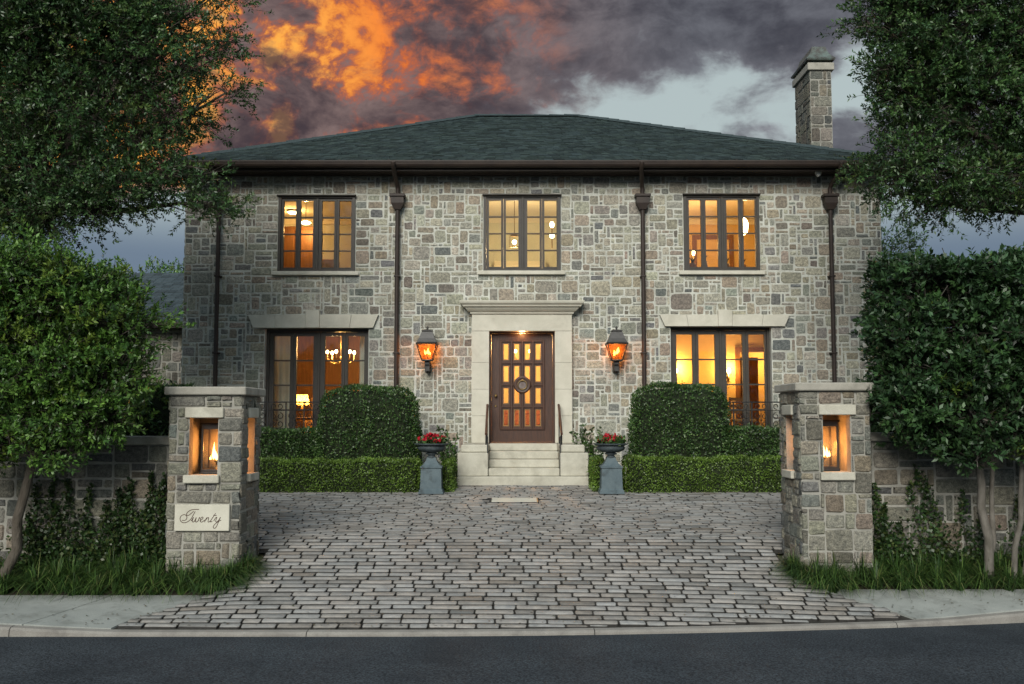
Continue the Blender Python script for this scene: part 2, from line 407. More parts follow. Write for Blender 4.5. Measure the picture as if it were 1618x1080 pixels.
def build_ground():
    # wide base ground
    b = MB(); xs = [-400, -60, -25] + [i * 1.0 for i in range(-14, 15)] + [25, 60, 400]
    ys = [9.2, 9.6, 10.0, 10.4, 10.8, 11.2, 11.6, 12, 12.5, 13, 14, 15, 16, 17, 17.5, 20, 30, 60, 400]
    vs = [(x, y if j else kerb_y(x) + .14, gz(x, y) - .045) for j, y in enumerate(ys) for x in xs]
    vs = [(x, max(y, kerb_y(x) + .14), z) for x, y, z in vs]
    n = len(xs); fs = [(j * n + i, j * n + i + 1, (j + 1) * n + i + 1, (j + 1) * n + i) for j in range(len(ys) - 1) for i in range(n - 1)]
    structure(b.add(vs, fs).build('ground', 'yard'))
    # planting beds between sidewalk and walls
    for side in (-1, 1):
        b = MB(); xs2 = [side * (2.6 + i * .5) for i in range(20)]; ys2 = [10.41, 10.5, 10.8, 11.0, 11.25]
        if side > 0: ys2 = [y + .12 for y in ys2]
        vs = [(x, y, gz(x, y) - .012) for y in ys2 for x in xs2]; n = len(xs2)
        fs = [(j * n + i, j * n + i + 1, (j + 1) * n + i + 1, (j + 1) * n + i) for j in range(len(ys2) - 1) for i in range(n - 1)]
        if side < 0: fs = [f[::-1] for f in fs]
        structure(b.add(vs, fs).build('planting_bed', 'soil'))
    # road
    b = MB(); xs = [-400, -60] + [i * 1.0 for i in range(-14, 15)] + [60, 400]
    vs = []
    for x in xs: vs += [(x, kerb_y(x) + .06, 0), (x, 6, .02), (x, 2, .05), (x, -8, .0), (x, -400, 0)]
    fs = [(i * 5 + j, i * 5 + j + 1, i * 5 + j + 6, i * 5 + j + 5) for i in range(len(xs) - 1) for j in range(4)]
    structure(b.add(vs, fs).build('road', 'asphalt'))
    # kerb stones cast in lengths
    rng = random.Random(4)
    kerb = empty('kerb', (0, 9.3, 0)); structure(kerb)
    x = -13.0
    while x < 13:
        L = rng.uniform(2.6, 3.4); x1 = x + L
        seg = MB(); N = 6
        ring = []
        for i in range(N + 1):
            xx = x + .004 + (L - .008) * i / N
            h = kerb_h(xx); y = kerb_y(xx)
            ring += [(xx, y, -.05), (xx, y + .006, h - .02), (xx, y + .03, h), (xx, y + .11, h + .004), (xx, y + .11, -.05)]
        fs = [(i * 5 + j, (i + 1) * 5 + j, (i + 1) * 5 + (j + 1) % 5, i * 5 + (j + 1) % 5) for i in range(N) for j in range(5)]
        fs += [(0, 1, 2, 3, 4), tuple(N * 5 + q for q in (4, 3, 2, 1, 0))]
        seg.add(ring, fs).build('kerb_length', 'kerb_concrete', kerb, ((x + x1) / 2, kerb_y((x + x1) / 2) + .08, 0))
        x = x1
    # sidewalk slabs, cut on a curve where the drive flares
    for side in (-1, 1):
        sw = empty('sidewalk', (side * 6, 9.9, .12)); structure(sw)
        joints = [-13, -11.2, -9.4, -7.6, -5.8, -4.33, -2.6] if side < 0 else [2.6, 4.62, 6.4, 8.2, 10, 11.8, 13.6]
        for j in range(len(joints) - 1):
            a, c = joints[j], joints[j + 1]; rows = 9; cols = 14
            vs = []; ok = []
            for r in range(rows + 1):
                for q in range(cols + 1):
                    t = r / rows; xx = a + .006 + (c - a - .012) * q / cols + (-.5 if side > 0 else .42) * (t - .5)   # joints run askew
                    y0 = kerb_y(xx) + .112; y1 = 10.42 + (.13 if side > 0 else 0); yy = y0 + (y1 - y0) * t
                    if side < 0: xx = min(xx, xl(yy) - .012)
                    else: xx = max(xx, xr(yy) + .012)
                    yy = max(yy, kerb_y(xx) + .112)
                    vs.append((xx, yy, walk_z(yy, xx) + .012))
            m = cols + 1; fs = []
            for r in range(rows):
                for q in range(cols):
                    f = (r * m + q, r * m + q + 1, (r + 1) * m + q + 1, (r + 1) * m + q)
                    if abs(vs[f[0]][0] - vs[f[1]][0]) + abs(vs[f[2]][0] - vs[f[3]][0]) > 1e-5: fs.append(f)
            if not fs: continue
            bt = len(vs); vs2 = vs + [(x_, y_, z_ - .08) for x_, y_, z_ in vs]
            edge = {}
            for f in fs:
                for u, v in zip(f, f[1:] + f[:1]): edge[(u, v)] = 1
            fs2 = list(fs) + [(v, u, bt + u, bt + v) for (u, v) in edge if (v, u) not in edge]
            MB().add(vs2, fs2).build('slab', 'concrete', sw)
build_ground()

# ------------------------------------------------------------------ stonework
STONE_PAL = [((.350, .334, .275), 32), ((.395, .380, .318), 24), ((.300, .294, .252), 22), ((.235, .235, .215), 11), ((.170, .178, .175), 5),
             ((.310, .268, .212), 9), ((.36, .315, .250), 9), ((.270, .283, .258), 10), ((.205, .185, .158), 5)]
def stone_tint(rng, mul=1.0):
    tot = sum(w for _, w in STONE_PAL); q = rng.uniform(0, tot)
    for c, w in STONE_PAL:
        q -= w
        if q <= 0: break
    k = rng.uniform(.84, 1.16) * mul
    return tuple(min(.9, v * k * rng.uniform(.96, 1.04)) for v in c) + (1,)
SIZES = [((4, 3), 6), ((5, 3), 2), ((5, 4), 1.5), ((3, 3), 8), ((3, 2), 14), ((4, 2), 9), ((2, 2), 14), ((2, 1), 11), ((3, 1), 8), ((1, 2), 8), ((1, 1), 7), ((2, 3), 8), ((1, 3), 3)]
def grid_lines(a, b, cell, edges, rng):
    E = sorted(e for e in set(edges) | {a, b} if a - 1e-6 <= e <= b + 1e-6)
    n = round((b - a) / cell); L = [a + (b - a) * i / n + rng.uniform(-.2, .2) * cell for i in range(1, n)]
    return sorted(E + [l for l in L if all(abs(l - e) > cell * .55 for e in E)])
def pack(u0, u1, v0, v1, cell, holes, rng, sizes=SIZES):
    U = grid_lines(u0, u1, cell, [e for h in holes for e in h[:2]], rng)
    V = grid_lines(v0, v1, cell, [e for h in holes for e in h[2:4]], rng)
    nu, nv = len(U) - 1, len(V) - 1
    free = [[not any(h[0] < (U[i] + U[i + 1]) / 2 < h[1] and h[2] < (V[j] + V[j + 1]) / 2 < h[3] for h in holes) for j in range(nv)] for i in range(nu)]
    order = [(i, j) for j in range(nv) for i in range(nu)]
    big = order[:]; rng.shuffle(big); out = []
    def fits(i, j, w, h):
        return i + w <= nu and j + h <= nv and all(free[a][b] for a in range(i, i + w) for b in range(j, j + h))
    def take(i, j, w, h):
        for a in range(i, i + w):
            for b in range(j, j + h): free[a][b] = False
        out.append((U[i], U[i + w], V[j], V[j + h]))
    large = [s for s in sizes if s[0][0] * s[0][1] >= 6]
    for i, j in big[:len(big) // 14]:
        (w, h), _ = rng.choices(large, [s[1] for s in large])[0]
        if fits(i, j, w, h): take(i, j, w, h)
    for i, j in order:
        if not free[i][j]: continue
        for _ in range(6):
            (w, h), _w = rng.choices(sizes, [s[1] for s in sizes])[0]
            if fits(i, j, w, h): take(i, j, w, h); break
        else:
            for w, h in ((3, 2), (2, 2), (3, 1), (2, 1), (1, 2), (1, 1)):
                if fits(i, j, w, h): take(i, j, w, h); break
    return out
def stone_shape(mb, rect, frame, rng, gap=.012, proud=.028, rnd=.3, jit=.007):
    u0, u1, v0, v1 = rect; O, U, V, N = frame
    g = gap * rng.uniform(.5, 1.5); u0 += g; u1 -= g; v0 += g; v1 -= g
    w, h = u1 - u0, v1 - v0
    if w < .012 or h < .012: return False
    c = min(w, h) * rnd; j = lambda k=1.0: rng.uniform(-jit, jit) * k
    pts = []
    for (cx, cz, ax, az) in ((u0, v0, 0, 1), (u1, v0, 1, 0), (u1, v1, 0, 1), (u0, v1, 1, 0)):
        su = 1 if cx == u0 else -1; sv = 1 if cz == v0 else -1
        ca, cb = c * rng.uniform(.35, 1), c * rng.uniform(.35, 1)
        a = (cx + j(), cz + sv * ca + j()); b = (cx + su * cb + j(), cz + j()); m = (cx + su * cb * .28, cz + sv * ca * .28)
        pts += [a, m, b] if ax == 0 else [b, m, a]
    d = proud * rng.uniform(.6, 1.35); cu, cv = (u0 + u1) / 2, (v0 + v1) / 2
    ins = min(.016, min(w, h) * .18); tu, tv = rng.uniform(-.25, .25) * d, rng.uniform(-.25, .25) * d
    vs = []; n = len(pts)
    for (u, v) in pts: vs.append(O + U * u + V * v - N * .004)
    for (u, v) in pts:
        iu = u + (cu - u) / max(w / 2, 1e-3) * ins * .9; iv = v + (cv - v) / max(h / 2, 1e-3) * ins * .9
        vs.append(O + U * iu + V * iv + N * (d * .86 + (iu - cu) / w * tu + (iv - cv) / h * tv))
    vs.append(O + U * (cu + j(2)) + V * (cv + j(2)) + N * d * .89)
    b = len(mb.v)
    mb.add(vs, [(i, (i + 1) % n, n + (i + 1) % n, n + i) for i in range(n)], True)
    for i in range(n): mb.f.append([b + n + i, b + n + (i + 1) % n, b + 2 * n]); mb.sm.append(False)
    return True
def stonework(parent, jobs, rng, limit, name='stone', rest='small_stones', mul=1.0):
    # jobs: list of (rect, frame, kw); the largest `limit` become objects of their own
    jobs = sorted(jobs, key=lambda q: -(q[0][1] - q[0][0]) * (q[0][3] - q[0][2]))
    tail = MB()
    for i, (r, fr, kw) in enumerate(jobs):
        t = stone_tint(rng, mul)
        if i < limit:
            mb = MB(); mb.cur = t
            if not stone_shape(mb, r, fr, rng, **kw): continue
            O, U, V, N = fr
            mb.build(name, 'stone', parent, O + U * (r[0] + r[1]) / 2 + V * (r[2] + r[3]) / 2, tint=True)
        else:
            tail.cur = t; stone_shape(tail, r, fr, rng, **kw)
    if tail.v: stuff(tail.build(rest, 'stone', parent, tint=True))
VX, VY, VZ = Vector((1, 0, 0)), Vector((0, 1, 0)), Vector((0, 0, 1))
FRONT = lambda y: (Vector((0, y, 0)), VX, VZ, -VY)

# ------------------------------------------------------------------ driveway of setts
def build_drive():
    rng = random.Random(11)
    b = MB(); ys = [9.3 + .15 * i for i in range(0, 57)]
    n = 15; vs = []
    for y in ys:
        a, c = xl(y) - .02, xr(y) + .02
        if y > 17.2: a, c = -1.6, 2.0
        for i in range(n):
            x = a + (c - a) * i / (n - 1); yy = max(y, kerb_y(x) + .11); vs.append((x, yy, gz(x, yy) - .006))
    fs = [(j * n + i, j * n + i + 1, (j + 1) * n + i + 1, (j + 1) * n + i) for j in range(len(ys) - 1) for i in range(n - 1)]
    drive = b.add(vs, fs).build('driveway', 'joint_dirt', None, (0, 9.4, .05)); structure(drive)
    rows = []; y = 9.33
    while y < 17.35:
        p = rng.uniform(.1075, .1105); rows.append((y, y + p)); y += p
    cover = (-.33, .40, 15.13, 15.62)
    jobs = []
    for ri, (y0, y1) in enumerate(rows):
        ym = (y0 + y1) / 2; a, c = xl(ym), xr(ym)
        if ym > 16.75: a, c = -1.25, 1.65
        x = a - rng.uniform(0, .2)
        while x < c:
            L = rng.choice((.19, .21, .25, .27, .33, .36)) * rng.uniform(.93, 1.07)
            x0, x1 = max(x, a), min(x + L, c); x += L
            if x1 - x0 < .06: continue
            ya = max(y0, max(kerb_y(x0), kerb_y(x1)) + .113)
            if y1 - ya < .035: continue
            if cover[0] - .03 < (x0 + x1) / 2 < cover[1] + .03 and cover[2] < ym < cover[3]: continue
            jobs.append((x0, x1, ya, y1))
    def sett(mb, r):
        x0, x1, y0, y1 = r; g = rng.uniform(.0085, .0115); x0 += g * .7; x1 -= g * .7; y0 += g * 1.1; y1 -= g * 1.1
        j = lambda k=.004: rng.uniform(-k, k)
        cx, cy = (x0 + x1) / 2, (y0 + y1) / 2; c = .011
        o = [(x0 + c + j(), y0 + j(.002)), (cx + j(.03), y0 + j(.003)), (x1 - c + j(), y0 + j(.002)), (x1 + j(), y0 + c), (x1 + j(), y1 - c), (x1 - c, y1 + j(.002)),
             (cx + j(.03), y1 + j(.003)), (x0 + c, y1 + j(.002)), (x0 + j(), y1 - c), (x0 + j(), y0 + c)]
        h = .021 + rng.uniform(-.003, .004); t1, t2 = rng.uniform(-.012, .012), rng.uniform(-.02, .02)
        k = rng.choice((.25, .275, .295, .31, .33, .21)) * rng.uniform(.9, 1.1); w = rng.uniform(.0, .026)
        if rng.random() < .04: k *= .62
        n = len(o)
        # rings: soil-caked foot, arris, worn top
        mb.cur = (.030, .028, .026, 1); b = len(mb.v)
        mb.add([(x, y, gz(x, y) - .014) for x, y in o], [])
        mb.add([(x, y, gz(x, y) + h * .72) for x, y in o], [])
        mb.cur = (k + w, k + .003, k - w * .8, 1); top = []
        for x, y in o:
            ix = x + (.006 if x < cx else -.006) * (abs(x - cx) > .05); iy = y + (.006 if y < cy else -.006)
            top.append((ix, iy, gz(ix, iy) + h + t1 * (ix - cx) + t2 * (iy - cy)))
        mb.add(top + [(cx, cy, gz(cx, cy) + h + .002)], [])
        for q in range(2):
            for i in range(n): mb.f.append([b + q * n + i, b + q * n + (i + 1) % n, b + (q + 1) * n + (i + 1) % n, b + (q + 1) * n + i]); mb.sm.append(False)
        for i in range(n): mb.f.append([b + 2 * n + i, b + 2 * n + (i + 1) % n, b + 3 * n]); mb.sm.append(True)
    tail = MB()
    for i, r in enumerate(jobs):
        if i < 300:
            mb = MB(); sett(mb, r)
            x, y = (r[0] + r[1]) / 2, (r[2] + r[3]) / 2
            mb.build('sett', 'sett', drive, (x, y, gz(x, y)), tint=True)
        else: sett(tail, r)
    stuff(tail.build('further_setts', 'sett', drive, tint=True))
    # stone drain cover let into the setts
    zc = gz(0, 15.38)
    t = empty('drain_cover', (.03, 15.38, zc), 'pale rectangular stone drain cover set flush in the cobbled drive', 'drain cover')
    s = .0487
    def tilt(v): return Vector((v.x, v.y, v.z + (v.y - 15.38) * s))
    MB().bbox(-.31, .38, 15.16, 15.60, zc - .03, zc + .028, .006).map(tilt).build('cover_slab', 'limestone', t)
    f = MB()
    for (a, b_, c, d) in ((-.325, -.312, 15.15, 15.61), (.382, .395, 15.15, 15.61), (-.312, .382, 15.148, 15.158), (-.312, .382, 15.602, 15.612)):
        f.box(a, b_, c, d, zc - .03, zc + .022)
    f.map(tilt).build('rim', 'iron', t)
build_drive()

# ------------------------------------------------------------------ the house
WX0, WX1, FY = -6.22, 7.02, 18.73
WIN = [(-4.445, -2.982, 4.77, 6.228), (-.542, .922, 4.782, 6.24), (3.265, 4.70, 4.782, 6.25)]
FRE = [(-4.662, -2.707, 1.56, 3.685), (2.993, 4.895, 1.56, 3.715)]
DOOR = (-.429, .804, 1.54, 3.628)
EZ, EY, EXL, EXR = 6.77, 18.23, -6.36, 7.35
RYY, RZ, RX0, RX1 = 23.75, 9.31, -.91, 1.63
YB = 29.2

house = empty('stone_house', (.4, FY, GH), 'two storey stone house with dark hipped slate roof and lit windows', 'house')

def build_walls():
    rng = random.Random(7)
    holes = WIN + FRE + [DOOR]
    wall = MB().slab((WX0, WX1), (GH - .3, 6.62), holes, FY, FY + .34).build('wall', 'mortar', house)
    ex = []
    for (a, b, c, d) in WIN: ex += [(a - .005, b + .005, c, d + .01), (a - .11, b + .09, c - .085, c)]
    for i, (a, b, c, d) in enumerate(FRE):
        ex += [(a, b, c, d), (a - .22, b + .20, d, 3.94)]
        k = (-3.892, -3.624) if i == 0 else (3.881, 4.15); ex.append((k[0], k[1], 3.9, 4.03))
    ex += [(-.752, 1.123, GH - .3, 3.95), (-.90, 1.26, 3.95, 4.18)]
    rects = pack(WX0, WX1, GH - .05, 6.60, .080, ex, rng)
    fr = FRONT(FY); jobs = [(r, fr, dict(gap=.0105, proud=.014, rnd=.27, jit=.008)) for r in rects]
    # side walls of the house
    for sx, X in ((-1, WX0), (1, WX1)):
        frs = (Vector((X, 0, 0)), VY * (1 if sx > 0 else -1), VZ, VX * sx)
        y0, y1 = (FY, FY + 3.0); u = (y0, y1) if sx > 0 else (-y1, -y0)
        for r in pack(u[0], u[1], GH - .05, 6.6, .12, [], rng): jobs.append((r, frs, dict(gap=.012, proud=.024)))
    stonework(wall, jobs, rng, 300)
    o = MB()
    o.box(WX0, WX0 + .3, FY + .34, YB - .5, GH - .3, 6.62); o.box(WX1 - .3, WX1, FY + .34, YB - .5, GH - .3, 6.62)
    o.box(WX0, WX1, YB - .5, YB - .2, GH - .3, 6.62); o.build('outer_wall', 'mortar_dark', house)
build_walls()

def build_roof():
    rng = random.Random(3)
    A = [Vector((EXL, EY, EZ)), Vector((EXR, EY, EZ)), Vector((EXR, YB, EZ)), Vector((EXL, YB, EZ))]
    r0, r1 = Vector((RX0, RYY, RZ)), Vector((RX1, RYY, RZ))
    b = MB().add([*A, r0, r1, *[a - VZ * .06 for a in A]], [(0, 1, 5, 4), (1, 2, 5), (2, 3, 4, 5), (3, 0, 4), (9, 8, 7, 6), (0, 6, 7, 1), (1, 7, 8, 2), (2, 8, 9, 3), (3, 9, 6, 0)])
    b.cur = (.03, .04, .045, 1); b.c = [b.cur] * len(b.c)
    roof = b.build('roof', 'slate', house, tint=True)
    def course(mb, E0, E1, T0, T1, n):
        # slates between the eave edge E0-E1 and the top edge T0-T1
        nrm = (E1 - E0).cross(T0 - E0).normalized()
        if nrm.z < 0: nrm = -nrm
        for i in range(n):
            ta, tb = i / n, min(1, (i + 1.25) / n)
            a0, a1 = E0.lerp(T0, ta), E1.lerp(T1, ta); c0, c1 = E0.lerp(T0, tb), E1.lerp(T1, tb)
            L = (a1 - a0).length
            if L < .2: continue
            u = rng.uniform(-.2, 0)
            while u < L:
                w = rng.uniform(.13, .21); u0, u1 = max(0, u), min(L, u + w - .008); u += w
                if u1 - u0 < .05: continue
                f0, f1 = u0 / L, u1 / L; up = rng.uniform(.014, .024)
                p = [a0.lerp(a1, f0), a0.lerp(a1, f1), c0.lerp(c1, f1), c0.lerp(c1, f0)]
                dz = rng.uniform(-.012, .012); d = (p[3] - p[0]).normalized() * dz
                vs = [p[0] + nrm * up - d, p[1] + nrm * up - d, p[2] + nrm * .006, p[3] + nrm * .006, p[0] + nrm * .001 - d, p[1] + nrm * .001 - d]
                k = rng.uniform(.6, 1.45); mb.cur = (.033 * k, .047 * k, .045 * k * rng.uniform(.95, 1.1), 1)
                mb.add(vs, [(0, 1, 2, 3), (4, 5, 1, 0)], False)
    mb = MB()
    course(mb, A[0] - VY * .05, A[1] - VY * .05, r0, r1, 46)
    course(mb, A[1], A[2], r1, r1 + VY * .001, 30)
    course(mb, A[3], A[0], r0 + VY * .001, r0, 30)
    stuff(mb.build('slates', 'slate', roof, tint=True))
    # hip and ridge caps
    for nm, a, c in (('hip_cap', A[0], r0), ('hip_cap', A[1], r1), ('ridge_cap', r0, r1)):
        n = int((c - a).length / .32); m = MB(); m.cur = (.045, .06, .062, 1); d = (c - a) / n
        for i in range(n):
            p = a + d * i; q = p + d * 1.06; s = d.cross(VZ).normalized() * .11
            h = VZ * (.055 + rng.uniform(0, .012)); lo = VZ * .0
            m.add([p + s + lo, p + h + VZ * .012, p - s + lo, q + s + lo, q + h, q - s + lo], [(0, 1, 4, 3), (1, 2, 5, 4), (0, 2, 1), (3, 4, 5)], False)
        m.build(nm, 'slate', roof, tint=True)
    # eaves: soffit, fascia, bed mould and half-round gutter
    MB().box(EXL + .05, EXR - .05, EY + .09, FY + .2, 6.62, 6.70).build('soffit', 'bronze', house)
    MB().box(EXL + .03, EXR - .03, EY + .05, EY + .09, 6.60, 6.765).build('fascia', 'bronze', house)
    MB().extrude_x([(FY + .02, 6.60), (FY - .10, 6.60), (FY - .13, 6.635), (FY + .02, 6.635)], WX0 + .01, WX1 - .01).build('bed_mould', 'bronze', house)
    g = MB(); prof = [(EY + .05, 6.765)]
    for k in range(9):
        a = math.pi * k / 8; prof.append((EY - .02 + .075 * math.cos(a), 6.725 - .085 * math.sin(a)))
    prof += [(EY - .105, 6.735), (EY - .105, 6.76), (EY - .09, 6.765)]
    g.extrude_x(prof, EXL - .02, EXR + .02); g.smooth = True
    gut = g.build('gutter', 'bronze', house)
    for i in range(15):
        x = EXL + .4 + i * .92
        MB().box(x - .012, x + .012, EY - .112, EY + .05, 6.765, 6.775).build('gutter_strap', 'bronze', gut)
build_roof()

def build_downspouts():
    for x, lo in ((-5.55, GH), (-2.168, GH), (2.474, GH), (6.03, GH)):
        dy = FY - .12
        d = MB().tube([(x, dy, lo), (x, dy, 5.99)], .042, 10).build('downspout', 'bronze', house, (x, dy, lo))
        h = MB(); hw, hd = .135, .10
        h.add([(x - .06, dy - .06, 5.93), (x + .06, dy - .06, 5.93), (x + .06, dy + .06, 5.93), (x - .06, dy + .06, 5.93),
               (x - hw + .015, dy - hd + .01, 6.05), (x + hw - .015, dy - hd + .01, 6.05), (x + hw - .015, dy + .09, 6.05), (x - hw + .015, dy + .09, 6.05),
               (x - hw + .015, dy - hd + .01, 6.17), (x + hw - .015, dy - hd + .01, 6.17), (x + hw - .015, dy + .09, 6.17), (x - hw + .015, dy + .09, 6.17)],
              [(3, 2, 1, 0), (0, 1, 5, 4), (1, 2, 6, 5), (2, 3, 7, 6), (3, 0, 4, 7), (4, 5, 9, 8), (5, 6, 10, 9), (6, 7, 11, 10), (7, 4, 8, 11)], False)
        h.bbox(x - hw - .012, x + hw + .012, dy - hd - .015, dy + .095, 6.17, 6.225, .008)
        h.build('conductor_head', 'bronze', d)
        s = 1 if x > 2.6 else -1
        off = .07 * s if x > 0 else -.03
        MB().tube([(x, dy, 6.2), (x, dy, 6.34), (x + off * .2, dy - .03, 6.40), (x + off * .8, EY + .06, 6.54), (x + off, EY - .03, 6.62), (x + off, EY - .125, 6.66), (x + off, EY - .125, 6.72)], .042, 10).build('elbow', 'bronze', d)
        for z in (4.65, 3.2, 1.9):
            if lo < z: MB().bbox(x - .056, x + .056, dy - .048, FY, z, z + .03, .004).build('strap', 'bronze', d)
build_downspouts()

COLS = ((.07, .23), (.29, .455), (.567, .73), (.79, .95))
def glazed(parent_name, op, y, rows, sill, bottom, headh=.07):
    a, b, c, d = op; W = b - a
    fr = MB()
    t = .052
    fr.slab((a, b), (c, d), [(a + t, b - t, c + t * .8, d - t)], y, y + .14)
    if sill:                               # dripped head over the upper windows
        fr.extrude_x([(y, d - .002), (y, d + .012), (y - .055, d + .006), (y - .06, d - .012), (y - .03, d - .03), (y, d - .035)], a - .02, b + .02)
    win = fr.build(parent_name, 'window_paint', house, ((a + b) / 2, y, c))
    zt, zb = d - t, c + t * .8
    mid = a + W * .51
    glz = d - (.105 if sill else .13), c + (.07 if sill else bottom)
    for (l, r) in ((a + t + .004, mid - .004), (mid + .004, b - t - .004)):
        half = [q for q in COLS if l < a + W * (q[0] + q[1]) / 2 < r]
        for j, q in enumerate(half):
            x0 = l if j == 0 else (a + W * (half[0][1] + half[1][0]) / 2 + .003)
            x1 = r if j == 1 else (a + W * (half[0][1] + half[1][0]) / 2 - .003)
            g0, g1 = a + W * q[0], a + W * q[1]
            s = MB().slab((x0, x1), (zb + .004, zt - .004), [(g0, g1, glz[1], glz[0])], y + .03, y + .095)
            # raised bead round the glass
            s.slab((g0 - .018, g1 + .018), (glz[1] - .018, glz[0] + .018), [(g0 + .002, g1 - .002, glz[1] + .002, glz[0] - .002)], y + .021, y + .0295)
            s.build('sash', 'window_paint', win)
            H = (glz[0] - glz[1]) / rows
            for k in range(rows):
                z0, z1 = glz[1] + H * k, glz[1] + H * (k + 1)
                MB().box(g0 - .004, g1 + .004, y + .058, y + .064, z0 + (.0 if k else -.004), z1 - .002).build('pane', 'glass', win, ((g0 + g1) / 2, y + .06, (z0 + z1) / 2))
                if k: MB().bbox(g0 - .004, g1 + .004, y + .036, y + .05, z0 - .015, z0 + .015, .004).build('muntin', 'window_paint', win)
    MB().bbox(mid - .022, mid + .022, y + .008, y + .029, zb, zt, .006).build('astragal', 'window_paint', win)
    if sill: MB().bbox(a - .105, b + .085, FY - .085, FY + .05, c - .078, c - .004, .008).build('sill', 'limestone', win)
    return win
for op in WIN: glazed('window', op, FY - .045, 4, True, .07)
for op in FRE: glazed('french_window', op, FY + .13, 4, False, .12)

def build_lintels():
    for i, (a, b, c, d) in enumerate(FRE):
        x0, x1 = (-4.977, -2.516) if i == 0 else (2.781, 5.235)
        kx = (-3.892, -3.624) if i == 0 else (3.881, 4.15)
        t = empty('lintel', ((x0 + x1) / 2, FY, d), parent=house)
        z0, z1 = d + .008, 3.94; yf = FY - .075
        m1, m2 = x0 + (kx[0] - x0) * .46, x1 - (x1 - kx[1]) * .46
        for (p, q, s0, s1) in ((x0, m1, .10, .035), (m1, kx[0], .035, 0), (kx[1], m2, 0, -.035), (m2, x1, -.035, -.10)):
            e = .003
            MB().prism([(p + s0 + e, z0), (q + s1 - e, z0), (q - e, z1), (p + e, z1)], yf, FY + .12).build('block', 'limestone', t)
        MB().bbox(kx[0] + .001, kx[1] - .001, yf - .02, FY + .12, z0 - .004, 4.03, .008).build('keystone', 'limestone', t)
        # cut stone sill
        MB().bbox(a - .1, b + .1, FY - .16, FY + .28, c - .12, c - .003, .01).build('french_window_sill', 'limestone', house)
build_lintels()

